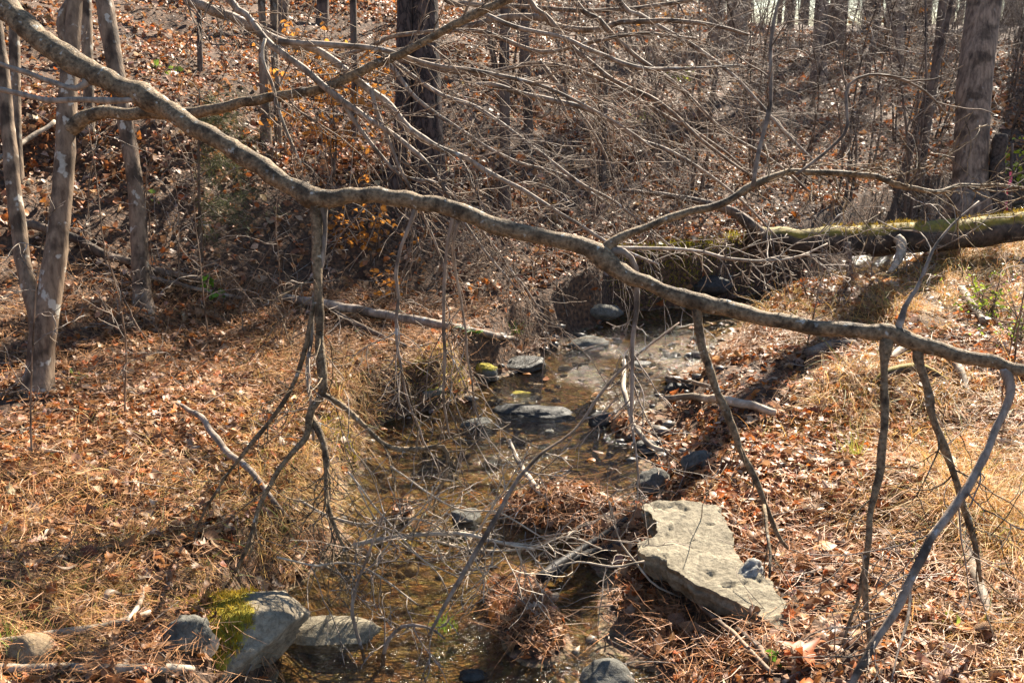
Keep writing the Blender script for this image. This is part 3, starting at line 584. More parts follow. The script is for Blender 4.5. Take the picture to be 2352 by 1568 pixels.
for nm, lb, px, py, wpx, ra, h, mt, sd, yw in (
  ('stream_rock', 'squarish dark wet rock with leaf cap where the fallen pole reaches the stream', 1210, 852, 125, .7, .13, 'wetrock', 41, .1),
  ('stream_rock', 'long low black rock in the middle of the stream', 1228, 955, 190, .42, .10, 'wetrock', 42, -.1),
  ('stream_rock', 'dark wedge shaped rock right of the long low black rock', 1382, 976, 80, .8, .11, 'wetrock', 43, .4),
  ('stream_rock', 'leaf covered rock tongue jutting into the stream below the far bank', 1352, 795, 125, .6, .09, 'greyrock', 44, .2),
  ('stream_rock', 'grey boulder under the dark overhanging bank at the bend', 1368, 735, 125, .5, .17, 'greyrock', 45, .1),
  ('stream_rock', 'pale grey flat rock on the left margin beside the long low black rock', 1098, 980, 85, .6, .07, 'greyrock', 46, .3),
  ('stream_rock', 'small pale stone in open water above the long low black rock', 1238, 884, 42, .5, .03, 'tanrock', 47, 0),
  ('stream_rock', 'low mossy stone left of the small pale stone', 1195, 905, 65, .6, .04, 'greyrock', 48, 0),
  ('stream_rock', 'tiny grey stone in the riffle below the leaf covered rock tongue', 1345, 833, 24, .8, .03, 'greyrock', 49, 0),
  ('stream_rock', 'dark jumble stone at the right margin beneath the dead branch', 1560, 905, 75, .7, .09, 'wetrock', 50, .7),
  ('stream_rock', 'flat wet stone in the riffle left of the thin hanging branch', 1470, 838, 85, .5, .035, 'wetrock', 51, .1),
  ('stream_rock', 'grey tilted stone half buried in the leaf dam', 1068, 1200, 100, .7, .09, 'greyrock', 52, .5),
  ('stream_rock', 'shaded wedge rock standing at the top of the big slab', 1502, 1128, 85, .7, .17, 'greyrock', 53, .6),
  ('stream_rock', 'rounded shaded rock right of the wedge rock', 1612, 1085, 85, .8, .14, 'greyrock', 54, .2),
  ('stream_rock', 'black rock at the right margin below the long low black rock', 1490, 1035, 60, .8, .07, 'wetrock', 55, .2),
  ('stream_rock', 'small stone sitting in the water below the long low black rock', 1262, 993, 30, .7, .04, 'greyrock', 56, .2),
  ('stream_rock', 'small wet stone on the bottom leaf island', 1085, 1560, 70, .7, .06, 'wetrock', 57, .2),
  ('stream_rock', 'pale stone in the leaf dam beside the left channel', 1150, 1385, 45, .7, .03, 'greyrock', 58, .2),
  ('bank_rock', 'ledge of dark rock under the mossy far bank', 1600, 680, 200, .35, .22, 'wetrock', 59, .0),
  ('bank_rock', 'mossy block on the left margin above the long low black rock', 1108, 872, 85, .7, .16, 'greyrock', 60, .0),
  ('bank_rock', 'grey stone with a mossy lip at the left bank edge', 975, 915, 85, .5, .07, 'greyrock', 61, .0)):
    moss = None
    if 'mossy' in lb and mt == 'greyrock': moss = lambda v, u: sst(.2, .7, u[:, 2])
    rock_px(nm, lb, px, py, wpx, ra, h, M[mt], sd, yw, moss=moss, rough=.09, sub=3 if wpx < 70 else 4, group='rocks along the stream')
t, c = hit(1725, 1345, lift=.05); rock('lichen_rock', 'small knobbly lichen grey rock resting on the big slab', c+np.array([0, .02, .06]), (.075, .06, .055), mat_rock('lichen_stone', (.16,.15,.13), (.46,.46,.42)), 71, .3, cuts=6, rough=.16)

# the big flat slab of the right bank
n_pl = SLAB_N; top = SLAB
top = np.array(top); ctr = top.mean(0); cyc = np.vstack([top, top[:1]]); Ls = np.concatenate([[0], np.cumsum(np.linalg.norm(np.diff(cyc, axis=0), axis=1))]); sq = np.linspace(0, Ls[-1], 221)[:-1]; ring = np.stack([np.interp(sq, Ls, cyc[:, k]) for k in range(3)], 1)
from mathutils.geometry import delaunay_2d_cdt
b = MB(); m = len(ring)
ring = ring+np.stack([vn2(np.arange(m)*.3, np.zeros(m), 2)*.014+vn2(np.arange(m)*.9, np.zeros(m), 3)*.006, vn2(np.arange(m)*.3, np.ones(m)*5, 2)*.014+vn2(np.arange(m)*.9, np.zeros(m), 5)*.006, np.zeros(m)], 1)
gx_, gy_ = np.meshgrid(np.arange(ring[:, 0].min(), ring[:, 0].max(), .011), np.arange(ring[:, 1].min(), ring[:, 1].max(), .011)); gx_ = gx_.ravel()+rng.uniform(-.003, .003, gx_.size); gy_ = gy_.ravel()+rng.uniform(-.003, .003, gy_.size); k = in_slab(gx_, gy_, .97)
p2 = np.concatenate([ring[:, :2], np.stack([gx_[k], gy_[k]], 1)]); res = delaunay_2d_cdt([Vector(q) for q in p2], [], [list(range(m))], 1, 1e-6); p2 = np.array([v[:] for v in res[0]]); tris = np.array([f for f in res[2] if len(f) == 3])
def slab_top(x, y):
    c_ = SLAB[:, :2].mean(0); q_ = 2.0*vn2(x*1.9+y*1.2, y*2.6, 7)+.5*vn2(x*9, y*12, 17)+.25*vn2(x*31, y*37, 18); fl = np.floor(q_); return slab_z(x, y)+.014*(fl+sst(.44, .56, q_-fl))+.002*vn2(x*26, y*38, 8)+.002*vn2(x*6, y*9, 9)
pz = slab_top(p2[:, 0], p2[:, 1]); pz[:m] = np.minimum(pz[:m], slab_z(p2[:m, 0], p2[:m, 1])+.006); b.add(np.column_stack([p2, pz]), None, tris)
R0 = np.column_stack([p2[:m], pz[:m]]); edge_v = [R0]
for k, (dn, inn) in enumerate(((.012, 1.006), (.016, .988), (.036, .992), (.038, 1.012), (.062, 1.008), (.066, .982), (.10, .97), (.13, .85))):
    p = ctr+(R0-ctr)*np.array([inn, inn, 1.]); p = p-n_pl*dn+np.array([0, 0, 1.])*(.006*vn2(np.arange(m)*.3, np.full(m, k*3.), 4))[:, None]; edge_v.append(p)
allv = np.concatenate(edge_v); I = np.arange(len(allv)).reshape(-1, m); q = np.stack([I[:-1], I[1:], np.roll(I[1:], -1, 1), np.roll(I[:-1], -1, 1)], -1).reshape(-1, 4); b.add(allv, q)
so = b.obj('rock_slab', M['slab'], origin=tuple(ctr)); tag(so, 'big flat olive grey rock slab sloping to the stream on the right bank', 'rock')

# ------------------------------------------------------------------ fallen wood
def pole(name, label, g, mat, lift=.0, sides=8, wob=.006, moss=None, rough=.06, twigs=0, ends=None):
    """a stick lying on the ground along pixel guide g [(px,py,rpx)]"""
    hits = [hit(x, y) for x, y, r in g]; pts = np.array([np.append(h_[1]+np.array([0, 0, (lift if np.isscalar(lift) else lift[i])+r/F*h_[0]*.7]), r/F*h_[0]) for i, ((x, y, r), h_) in enumerate(zip(g, hits))])
    L = np.linalg.norm(np.diff(pts[:, :3], axis=0), axis=1).sum(); n = max(8, int(L/.035)); w4 = spline(pts, n); base = w4[n//2, :3].copy()
    for ax in range(3): w4[:, ax] += wob*vn2(np.arange(n)*.3, np.full(n, ax*5.+g[0][0]), 6)
    b = MB(); tube(b, w4[:, :3], w4[:, 3], sides, rough=rough)
    if twigs:
        o = thing(name, base, label, 'dead wood'); b.obj('stem', mat, o); tb = MB(); spray(tb, w4[:, :3], w4[:, 3], twigs, .15, .5, 1, (0, 0, .3), 0, .4, sub=3); tb.obj('twig_spray', M['greytwig'], o)
    else: o = b.obj(name, mat, origin=tuple(base)); tag(o, label, 'dead wood')
    return o, w4
pole('fallen_log', 'long grey fallen log sloping down the left bank to the stream', [(640,698,8),(690,709,10),(740,718,11),(860,738,10),(1000,764,10),(1120,786,8),(1185,796,5)], M['greytwig'], .05, 10)
pole('fallen_pole', 'thin dead pole on the slope below the long grey log', [(770,735,5),(840,775,6),(930,818,6)], M['log'], .06)
pole('fallen_pole', 'dead pole lying across the hillside behind the twin grey trunks', [(60,535,10),(170,570,11),(250,610,10),(360,640,8),(470,665,6)], M['log'], .06)
pole('fallen_pole', 'second thin pole on the hillside just below the first one', [(340,650,5),(440,678,5),(560,700,4)], M['greytwig'], .05)
pole('fallen_pole', 'bleached pole propped on the hillside left of the double trunk', [(0,405,5),(60,365,6),(130,315,5)], M['palewood'], .12)
pole('stick', 'straight bleached stick along the bottom edge at the lower left corner', [(-20,1548,11),(120,1550,11),(260,1552,11),(380,1552,11),(440,1550,9)], M['palewood'], .02, 9)
pole('stick', 'crooked bleached stick above the tan rounded stone', [(-10,1496,10),(100,1478,9),(200,1462,9),(300,1440,8),(345,1425,6)], M['palewood'], .03)
pole('stick', 'short pale stick leaning against the left side of the mossy boulder', [(340,1370,6),(315,1420,6),(295,1455,5)], M['palewood'], .04)
pole('stick', 'bent grey stick lying down the left bank toward the boulder', [(410,950,4),(470,1012,7),(520,1078,8),(585,1132,7),(640,1200,6),(690,1240,4)], M['greytwig'], [.06,.12,.1,.1,.08,.05])
pole('stick', 'pale stick on the leaves at the far left of the bank', [(-20,1042,6),(80,1048,6),(160,1056,4)], M['palewood'], .03)
pole('bleached_log', 'pale peeled log running toward the viewer under the arched grass', [(2180,1080,14),(2195,1180,14),(2215,1270,14),(2245,1360,13),(2278,1445,10)], M['palewood'], .03, 10)
pole('dead_branch', 'curved dead branch reaching from the right bank into the stream', [(1515,935,6),(1580,935,8),(1650,942,10),(1710,955,10),(1780,972,8)], M['palewood'], .06, 9)
pole('stick', 'thin straight stick above the curved dead branch at the right margin', [(1530,888,4),(1600,905,5),(1660,925,4)], M['log'], .07)
pole('dead_branch', 'forked pale branch standing in the stream edge above the slab', [(1430,918,5),(1432,965,6),(1455,1010,6),(1490,1040,6),(1545,1050,5)], M['palewood'], [.3,.2,.1,.05,.02])
pole('wet_stick', 'black wet branch lying over the right channel', [(1240,1355,14),(1290,1318,12),(1370,1262,9),(1440,1215,6)], M['wet'], .05, 9)
pole('wet_stick', 'second black wet branch lower over the right channel', [(1270,1345,10),(1330,1300,9),(1400,1278,9),(1470,1268,7)], M['wet'], .04, 9)
pole('stick', 'pale stick stuck in the leaf dam pointing up stream', [(1170,1050,3),(1195,1095,6),(1240,1150,5)], M['palewood'], [.12,.08,.03])
pole('stick', 'thin curved stick at the foot of the bank under the slab', [(1560,1372,4),(1620,1450,5),(1690,1505,5),(1770,1575,5)], M['twig'], [.1,.1,.08,.05])
pole('stick', 'thick dark stick half buried beneath the slab', [(1690,1470,7),(1740,1510,8),(1760,1545,7)], M['log'], .04)
pole('arched_branch', 'bare arched dead branch rising from the right bank grass', [(2030,838,8),(2090,826,10),(2150,840,11),(2195,870,10),(2225,915,6)], M['palewood'], [.02,.08,.1,.07,.0], 9)
pole('arched_branch', 'mossy arched dead branch just below the bare arched one', [(2000,892,7),(2040,878,10),(2110,872,11),(2180,885,8)], M['mosslog'], [.0,.05,.06,.0], 9)
pole('stick', 'dark log end lying in the right bank leaves above the grass hummock', [(1850,830,12),(1910,812,14),(1960,806,10)], M['log'], .03)
pole('stick', 'leaning grey stick on the sunlit right bank slope', [(2205,680,8),(2225,710,9),(2255,755,8)], M['palewood'], .05)
pole('stick', 'thin pale stick above the leaning grey stick', [(2225,545,3),(2290,520,4)], M['palewood'], .1)
pole('stick', 'pale stick under the grass at the right edge', [(2280,1030,7),(2352,1040,7)], M['palewood'], .04)
# mossy log bridging the stream at the bend
g = [(1722,545,25),(1790,548,28),(1860,552,31),(1960,552,34),(2060,548,36),(2160,540,36),(2260,530,34),(2400,515,32),(2700,490,28)]; pts, rr = guide(g, 10.5, 10.9, 60, .02)
o = thing('mossy_log', pts[25], 'thick fallen log topped with bright moss bridging the stream at the bend', 'fallen log'); b = MB(); tube(b, pts, rr, 18, rough=.1); lg = b.obj('stem', M['mosslog'], o)
mp_ = np.repeat(pts[10:], 30, 0); a = rng.uniform(-.75, .75, len(mp_)); mp_ = mp_+np.stack([np.zeros(len(a)), np.sin(a)*np.repeat(rr[10:], 30)*1.02, np.cos(a)*np.repeat(rr[10:], 30)*1.02], 1)+rng.standard_normal((len(a), 3))*.008
moss_tufts('moss', o, mp_[vn3(mp_*2.2, 4) > -.12], 3200, .03)
for g_ in ([(1750,540,15),(1715,510,14),(1685,485,11),(1640,470,9),(1570,455,7),(1500,444,6),(1425,436,4)], [(2060,545,11),(2070,560,12),(2066,590,10),(2045,625,5)], [(1945,560,9),(1950,600,8),(1952,650,7)]):
    p_, r_ = guide(g_, 10.4, 10.2, 22, .01); b = MB(); tube(b, p_, r_, 8, rough=.08); b.obj('broken_limb', M['palewood' if g_[0][0] == 2060 else 'log'], o)

# ------------------------------------------------------------------ trees
def crown(o, pts, rr, z_from, n_limb, len_lo, len_hi, mat, sub=4, lev=1, up=.5):
    b = MB(); k0 = int(np.argmax(pts[:, 2] > z_from)) if (pts[:, 2] > z_from).any() else len(pts)//2; seg = pts[k0:]; sr = rr[k0:]
    for k in range(n_limb):
        i = min(int((k+random.random())/n_limb*(len(seg)-1)), len(seg)-2); a = random.uniform(0, 6.28); L = random.uniform(len_lo, len_hi)*(1.1-.6*i/len(seg))
        q = wander(seg[i], (math.cos(a), math.sin(a), up*random.uniform(.4, 1.6)), L, 12, .35, .3); r0 = max(sr[i]*.45, .012)
        qr = np.linspace(r0, .006, 12); tube(b, q, qr, 5, cap=False); spray(b, q, qr, sub, L*.25, L*.55, lev, (0, 0, .15), .1, .4, rmax=.008, sub=4)
    return b.obj('crown', mat, o)
def tree_px(name, label, g, mat, top=9., sides=14, rough=.08, flare=1.7, crown_n=9, extra=(), tl=None, dt=0., limb=(1.2, 2.6), crown_from=4.6, cat='tree', group=None, branch_mat=None):
    t, c = hit(g[0][0], g[0][1]); t = tl or t
    if name in ('twin_tree', 'grey_tree'): g = [(q[0], q[1], q[2]*.9) for q in g]; flare = 1.35
    g = [list(q) for q in g]; pts = [np.append(P(x, y, t+dt*i/len(g)), r/F*t) for i, (x, y, r) in enumerate(g)]
    last, prev = pts[-1], pts[-2]; d = (last-prev)[:3]; d /= np.linalg.norm(d); z = last[2]
    while z < top:
        d = d*.8+np.array([random.uniform(-.1, .1), random.uniform(-.1, .1), .35]); d /= np.linalg.norm(d); nxt = last.copy(); nxt[:3] += d*.9; nxt[3] = max(last[3]*.9, .015); pts.append(nxt); last = nxt; z = last[2]
    pts = np.array(pts); base = pts[0, :3].copy(); gz = float(H(base[0], base[1], False)); foot = pts[0].copy(); foot[2] = min(base[2], gz)-.12; foot[3] *= flare; pts[0, 3] *= (1+flare)/2*1.02
    pts = np.vstack([foot, pts]); L = np.linalg.norm(np.diff(pts[:, :3], axis=0), axis=1).sum(); n = int(max(24, L/.085)); w4 = spline(pts, n)
    o = thing(name, (base[0], base[1], gz), label, cat, group); b = MB(); tube(b, w4[:, :3], np.maximum(w4[:, 3], .006), sides, rough=rough); b.obj('trunk', mat, o)
    for e in extra:
        if e[0] == 'stem':
            p_, r_ = guide(e[1], e[2] if len(e) > 2 else t, e[3] if len(e) > 3 else t, None, .004)
            if e[1][-1][1] < 0 and r_[-1] > .02:
                q = wander(p_[-1], p_[-1]-p_[-3]+np.array([0, 0, .15]), 3.5, 14, .15, .3)[1:]; p_ = np.vstack([p_, q]); r_ = np.concatenate([r_, np.linspace(r_[-1], .012, 13)])
            b = MB(); tube(b, p_, r_, 12, rough=rough); b.obj('stem' if r_[0] > .03 else 'branch', mat, o)
    if crown_n: crown(o, w4[:, :3], w4[:, 3], crown_from, crown_n, limb[0], limb[1], branch_mat or M['twig'])
    return o, w4, t
tw_o, tw_w, tw_t = tree_px('twin_tree', 'smooth grey twin trunk tree nearest the left edge with a limb reaching right', [(88,905,38),(92,840,34),(100,760,33),(112,690,31),(125,600,29),(138,500,26),(148,380,25),(154,260,24),(160,160,22),(168,60,20),(174,-30,18),(180,-140,16)], M['beech'], 8.5, 18,
  extra=(('stem', [(92,790,20),(82,710,20),(64,650,18),(48,570,17),(36,470,17),(26,380,17),(16,270,15),(6,170,14),(-6,70,13),(-20,-40,12)]), ('stem', [(158,110,15),(146,70,14),(146,35,13),(160,8,12),(190,-14,11),(230,-40,10)])))
# the limb of that tree that passes behind the big branch
LB, LBr = guide([(152,300,20),(172,288,19),(192,270,17),(240,259,15),(300,262,14),(350,259,15),(420,263,13),(470,256,13),(540,239,12),(640,222,11),(740,205,11),(800,180,11),(850,155,10),(900,133,10),(960,104,9),(1040,60,9),(1100,27,10),(1160,2,9),(1250,-40,8),(1360,-80,7)], tw_t, tw_t-.6, 90, .006)
b = MB(); tube(b, LB, LBr, 12, rough=.08); lbo = b.obj('limb', M['limb'], tw_o)
b = MB(); spray(b, LB, LBr, 26, .3, 1.0, 1, (.35, 0, .05), -.1, .4, .35, 1., .8, .006, 5); b.obj('twig_spray', M['twig'], lbo)
tree_px('grey_tree', 'smooth leaning grey tree right of the twin trunk at left', [(334,722,25),(326,680,23),(322,600,22),(318,520,21),(312,430,20),(298,340,19),(282,250,19),(266,160,21),(250,70,22),(238,-10,21),(226,-100,19)], M['beech'], 9)
tree_px('slim_tree', 'slim pale tree behind the twin trunk at top left', [(205,300,10),(204,200,12),(200,100,13),(197,0,13),(195,-80,12)], M['beech'], 8, crown_n=6)
tree_px('slim_tree', 'slim brown tree behind the far left stem', [(42,420,10),(38,300,11),(34,150,12),(32,0,12),(30,-80,11)], M['beech'], 8, crown_n=6)
tree_px('pine_tree', 'thick dark plated pine trunk in the centre background', [(985,452,46),(985,420,41),(982,330,38),(978,220,36),(975,100,35),(972,0,34),(970,-80,33)], M['pine'], 13, 22, .06, 1.2, 0)
tree_px('pine_tree', 'narrower dark trunk leaning close to the left of the thick central pine', [(905,425,22),(918,350,19),(924,250,18),(928,150,18),(930,0,18),(932,-80,17)], M['pine'], 12, 14, .06, 1.3, 8)
tree_px('big_tree', 'big straight grey brown trunk at the right beside the rotten stump', [(2225,478,46),(2228,430,40),(2231,330,38),(2238,200,38),(2252,80,37),(2262,-20,37),(2270,-120,36)], M['oak'], 14, 26, .05, 1.25, 6, tl=12.3, limb=(1.5, 3), crown_from=9)
st_o, st_w, st_t = tree_px('rotten_stump', 'jagged dark rotten stump standing right of the big grey trunk', [(2285,480,20),(2288,420,19),(2292,360,18),(2296,310,17)], M['stump'], 0.5, 9, .3, 1.2, 0, tl=12.2, cat='stump')
b = MB(); p0 = P(2322, 395, 12.0); rb = np.array([p0+np.array([.012*math.sin(k*1.3), .01*k*math.cos(k), -.045*k]) for k in range(13)])
V = np.concatenate([rb+np.array([-.03, 0, 0])*np.linspace(.6, 1.1, 13)[:, None], rb+np.array([.03, .01, 0])*np.linspace(.6, 1.1, 13)[:, None]])
b.add(V, [(i, i+1, i+14, i+13) for i in range(12)]); tag(b.obj('flagging_ribbon', M['ribbon'], origin=tuple(p0)), 'pink flagging ribbon hanging beside the rotten stump at right edge', 'ribbon')
ps, rs_ = guide([(2325,330,3),(2322,395,4),(2318,500,5)], 12.05, 12.05, 12); b = MB(); tube(b, ps, rs_, 6); tag(b.obj('ribbon_stake', M['dark'], origin=tuple(ps[-1])), 'thin stem holding the pink ribbon', 'stake')
# middle distance trees that can be told apart
for lb, g, mt, cn in (
  ('slim straight trunk right of the central pine', [(1160,480,14),(1158,400,13),(1160,300,12),(1158,150,12),(1160,0,11),(1162,-60,10)], 'dark', 6),
  ('thin orange brown sapling in the hillside hollow', [(1385,430,5),(1388,330,6),(1392,200,5),(1395,60,4),(1398,-40,4)], 'dark', 3),
  ('short crooked trunk behind the brush right of centre', [(1215,330,10),(1210,200,10),(1205,90,10),(1200,-40,10)], 'dark', 6),
  ('pair member trunk at top of the ridge, left of the bright sky gap', [(1690,112,26),(1693,60,24),(1696,0,23),(1700,-60,22)], 'oak', 9),
  ('trunk on the ridge hugging the left of the sky gap trunk', [(1640,135,18),(1646,60,17),(1650,-40,16)], 'oak', 8),
  ('mossy footed trunk halfway up the sunlit slope', [(1880,190,20),(1882,140,17),(1885,60,16),(1890,-40,15)], 'oak', 8),
  ('straight trunk on the ridge right of the mossy footed trunk', [(2060,190,12),(2064,100,12),(2068,-20,11)], 'oak', 7),
  ('leaning trunk left of the big right trunk', [(2110,410,11),(2130,280,10),(2150,150,10),(2165,0,9),(2170,-60,9)], 'dark', 7),
  ('slim bent trunk on the slope left of the leaning trunk', [(1965,300,7),(1985,200,7),(2010,80,7),(2020,-40,6)], 'dark', 5),
  ('slanting dark sapling in the middle of the slope', [(2055,450,9),(2080,380,8),(2110,280,7),(2160,120,6),(2190,-20,5)], 'dark', 4),
  ('dark trunk high on the left hillside near the top edge', [(648,110,15),(648,60,15),(650,0,14),(650,-60,14)], 'oak', 7),
  ('thin trunk left of the dark hillside trunk', [(640,330,8),(636,220,9),(630,100,9),(628,-40,9)], 'beech', 5),
  ('mottled pale sapling on the hillside behind the orange leaves', [(612,330,13),(610,250,12),(606,150,12),(604,80,9),(600,-40,8)], 'beech', 4),
  ('slender trunk on the hillside under the upper branches', [(740,60,14),(742,0,14),(744,-60,13)], 'dark', 6),
  ('straight thin trunk just left of the cedar', [(460,160,6),(458,60,6),(455,-40,6)], 'dark', 4),
  ('thin upright sapling between the orange leaves and the central pine', [(815,330,8),(815,200,8),(812,60,8),(810,-40,8)], 'dark', 5)):
    tree_px('woodland_tree', lb, g, M[mt], 8.5, 12, .06, 1.25, cn, group='trees on the hillside')

# background woods: copies of a few bare trees and brushy saplings
def proto_tree(seed, h, r, nl, mat, pine=False):
    random.seed(seed); p = wander((0, 0, -.2), (0, 0, 1), h, 26, .06, .3); rr = np.linspace(r*1.15, r*.25, 26); rr[0] *= 1.3
    o = thing('background_tree', (0, 0, 0), 'bare brown tree far back in the woods', 'tree', 'trees far back in the woods'); b = MB(); tube(b, p, rr, 10, rough=.06); b.obj('trunk', mat, o)
    if not pine: crown(o, p, rr, h*.3, nl, h*.14, h*.30, M['twig'], 5, 1)
    else:
        b = MB(); nb = MB()
        for k in range(nl):
            f = .5+.5*(k+random.random())/nl; i = min(int(f*25), 24); a = random.uniform(0, 6.28); L = h*.2*(1.25-f); q = wander(p[i], (math.cos(a), math.sin(a), .25), L, 8, .25, .15); tube(b, q, np.linspace(.03, .008, 8), 4, cap=False)
            m = 260; ii = rng.integers(2, 8, m); base = q[ii]+rng.standard_normal((m, 3))*.22; d = rng.standard_normal((m, 3)); d /= np.linalg.norm(d, axis=1)[:, None]
            ribbons(nb, base, d, rng.uniform(.16, .3, m), np.full(m, .012), np.clip(np.array([(.10, .13, .035)])*(1+.3*rng.standard_normal((m, 1))), .02, .4), 1)
        cr = b.obj('crown', M['dark'], o); nb.obj('needles', M['evergreen'], cr, smooth=False)
        o['label'] = 'green crowned pine far back in the woods'; o['group'] = 'pines far back in the woods'
    return o
def proto_brush(seed, h, n):
    random.seed(seed); o = thing('brush_sapling', (0, 0, 0), 'leafless brushy sapling in the understorey thicket', 'sapling', 'leafless saplings of the thicket'); b = MB(); cb = MB()
    for s in range(2):
        p = wander((random.uniform(-.1, .1), random.uniform(-.1, .1), -.1), (random.gauss(0, .25), random.gauss(0, .25), 1), h*random.uniform(.7, 1), 16, .25, .1); rr = np.linspace(.022, .006, 16); tube(b, p, rr, 6)
        spray(cb, p, rr, n, h*.18, h*.42, 2, (0, 0, .0), -.15, .4, .12, 1, 1.3, .007, 6)
    b.obj('stem', M['dark'], o); cb.obj('crown', M['greytwig'], o); return o
def place(o, x, y, rot, s):
    o.location = (x, y, float(H(np.array([x]), np.array([y]), False)[0])); o.rotation_euler = (0, 0, rot); o.scale = (s, s, s)
R2 = random.Random(55)
SKY_BLOCK_PINES = [(4.8,36),(.5,38)]  # pines added so their crowns block the sky mirrored in the stream
protos = [proto_tree(101, 13, .16, 13, M['oak']), proto_tree(102, 11, .11, 12, M['dark']), proto_tree(103, 15, .2, 14, M['oak']), proto_tree(104, 16, .2, 20, M['pine'], True)]
spots = [(8.5,27,2),(15,29,2),(12,33,0),(9.5,37,1),(18,34,2),(20,28,0),(14.5,40,2),(22,38,0),(-1.5,25,0),(-4,21,1),(-6.5,19,0),(-3.5,29,2),(-8,24,1),(-9.5,18,1),(-11,22,0),(25,32,1),(16,42,0),(8,44,2),(20,46,1),(27,44,2),(5.6,37,1),(12.5,48,0),(11.2,29.5,3),(16.5,32,3),(7.2,39,3),(19.5,40,3),(23.5,48,3),(10,52,2),(15,54,3)]
for k in range(26): a_ = R2.uniform(-.62, .0); d_ = R2.uniform(24, 44); spots.append((d_*math.sin(a_), d_*math.cos(a_), R2.choice([0, 1, 2, 1, 3])))  # extra hillside trees, added to darken what the water reflects
for k in range(26): a_ = R2.uniform(.12, .62); d_ = R2.uniform(40, 75); spots.append((d_*math.sin(a_), d_*math.cos(a_), R2.choice([0, 1, 2, 1])))
spots += [(x, y, 3) for x, y in SKY_BLOCK_PINES]
used = set()
for x, y, k in spots:
    o = protos[k] if k not in used else copy_tree(protos[k]); used.add(k); place(o, x+R2.uniform(-.4, .4), y+R2.uniform(-.4, .4), R2.uniform(0, 6.28), R2.uniform(.85, 1.2))
bp = [proto_brush(201, 3.2, 13), proto_brush(202, 2.6, 12), proto_brush(203, 4.2, 14)]; used = set()
bs = [(3.6,15.5),(4.4,17.5),(5.4,18.8),(2.6,14.2),(1.8,13),(6.6,17.2),(7.8,18.5),(8.6,20.5),(9.8,18.6),(10.8,20.2),(12.2,22),(7.4,22.5),(5.5,22.5),(4,20.5),(2.4,18),(1,16.5),(9.5,24.5),(11.8,25.5),(13.8,23.6),(14.5,20.8),(15.8,26),(6.8,25.5),(8.4,28.5),(3.2,23.5),(10.4,16.2),(8.9,15.4),(12.4,17.2),(13.2,31),(17.5,29.5),(11,33),(-.3,18.5),(0,13.6),(-1.8,16),(1,11.6),(2.2,11.9),(-3.6,15.8),(-5.6,14),(.8,14.9),(3.2,12.9),(7.5,13.4),(8.4,12.4),(9.3,13.9)]
for k in range(44): a_ = R2.uniform(.02, .6); d_ = R2.uniform(25, 42); bs.append((d_*math.sin(a_), d_*math.cos(a_)))
for k in range(22): a_ = R2.uniform(-.04, .42); d_ = R2.uniform(12.5, 20); bs.append((d_*math.sin(a_), d_*math.cos(a_)))
for k in range(12): a_ = R2.uniform(.42, .60); d_ = R2.uniform(19, 30); bs.append((d_*math.sin(a_), d_*math.cos(a_)))
for k in range(34): a_ = R2.uniform(.18, .55); d_ = R2.uniform(27, 36); bs.append((d_*math.sin(a_), d_*math.cos(a_)))
for i, (x, y) in enumerate(bs):
    k = i % 3; o = bp[k] if k not in used else copy_tree(bp[k]); used.add(k); place(o, x, y, R2.uniform(0, 6.28), R2.uniform(.75, 1.15))
random.seed(77)

# ------------------------------------------------------------------ the great branch across the picture
A = [(-430,-330,31),(-200,-160,29),(-60,-50,28),(0,5,28),(60,60,29),(130,116,27),(200,160,27),(270,195,26),(315,213,29),(345,228,31),(375,248,23),(440,290,22),(510,330,22),(555,357,26),(590,375,23),(620,396,22),(680,432,23),(722,456,28),(768,458,21),(830,448,20),(900,452,20),(960,463,20),(1045,482,21),(1110,508,20),(1200,535,20),(1280,552,20),(1345,570,22),(1388,592,27),(1410,610,21),(1440,630,19),(1520,665,18),(1600,692,23),(1700,716,19),(1800,740,19),(1900,755,19),(2010,763,19),(2040,768,23),(2065,774,22),(2150,800,18),(2250,825,17),(2330,845,17),(2440,866,15),(2700,930,13),(2950,960,11),(3500,1010,7)]
TA0, TA1 = 5.2, 3.3
ap, ar = guide(A, TA0, TA1, 260, .007); ar = ar*.93
for kn in (14, 33, 47, 62, 88, 101, 124, 139, 158, 176, 193, 214, 233, 246): ar = ar*(1+random.uniform(.06, .2)*np.exp(-((np.arange(260)-kn)/random.uniform(1.2, 2.6))**2))
bow = thing('great_branch', ap[0], 'long crooked grey brown branch crossing the whole view over the stream', 'branch'); b = MB(); tube(b, ap, ar*(1+.05*vn2(np.arange(len(ap))*.5, np.zeros(len(ap)), 3)), 20, rough=.12); b.obj('limb', M['limb'], bow)
_A = np.array(A, float); _s = np.concatenate([[0], np.cumsum(np.hypot(*np.diff(_A[:, :2], axis=0).T))]); _s /= _s[-1]
def depth_at(px): return TA0+(TA1-TA0)*float(np.interp(px, _A[:, 0], _s))
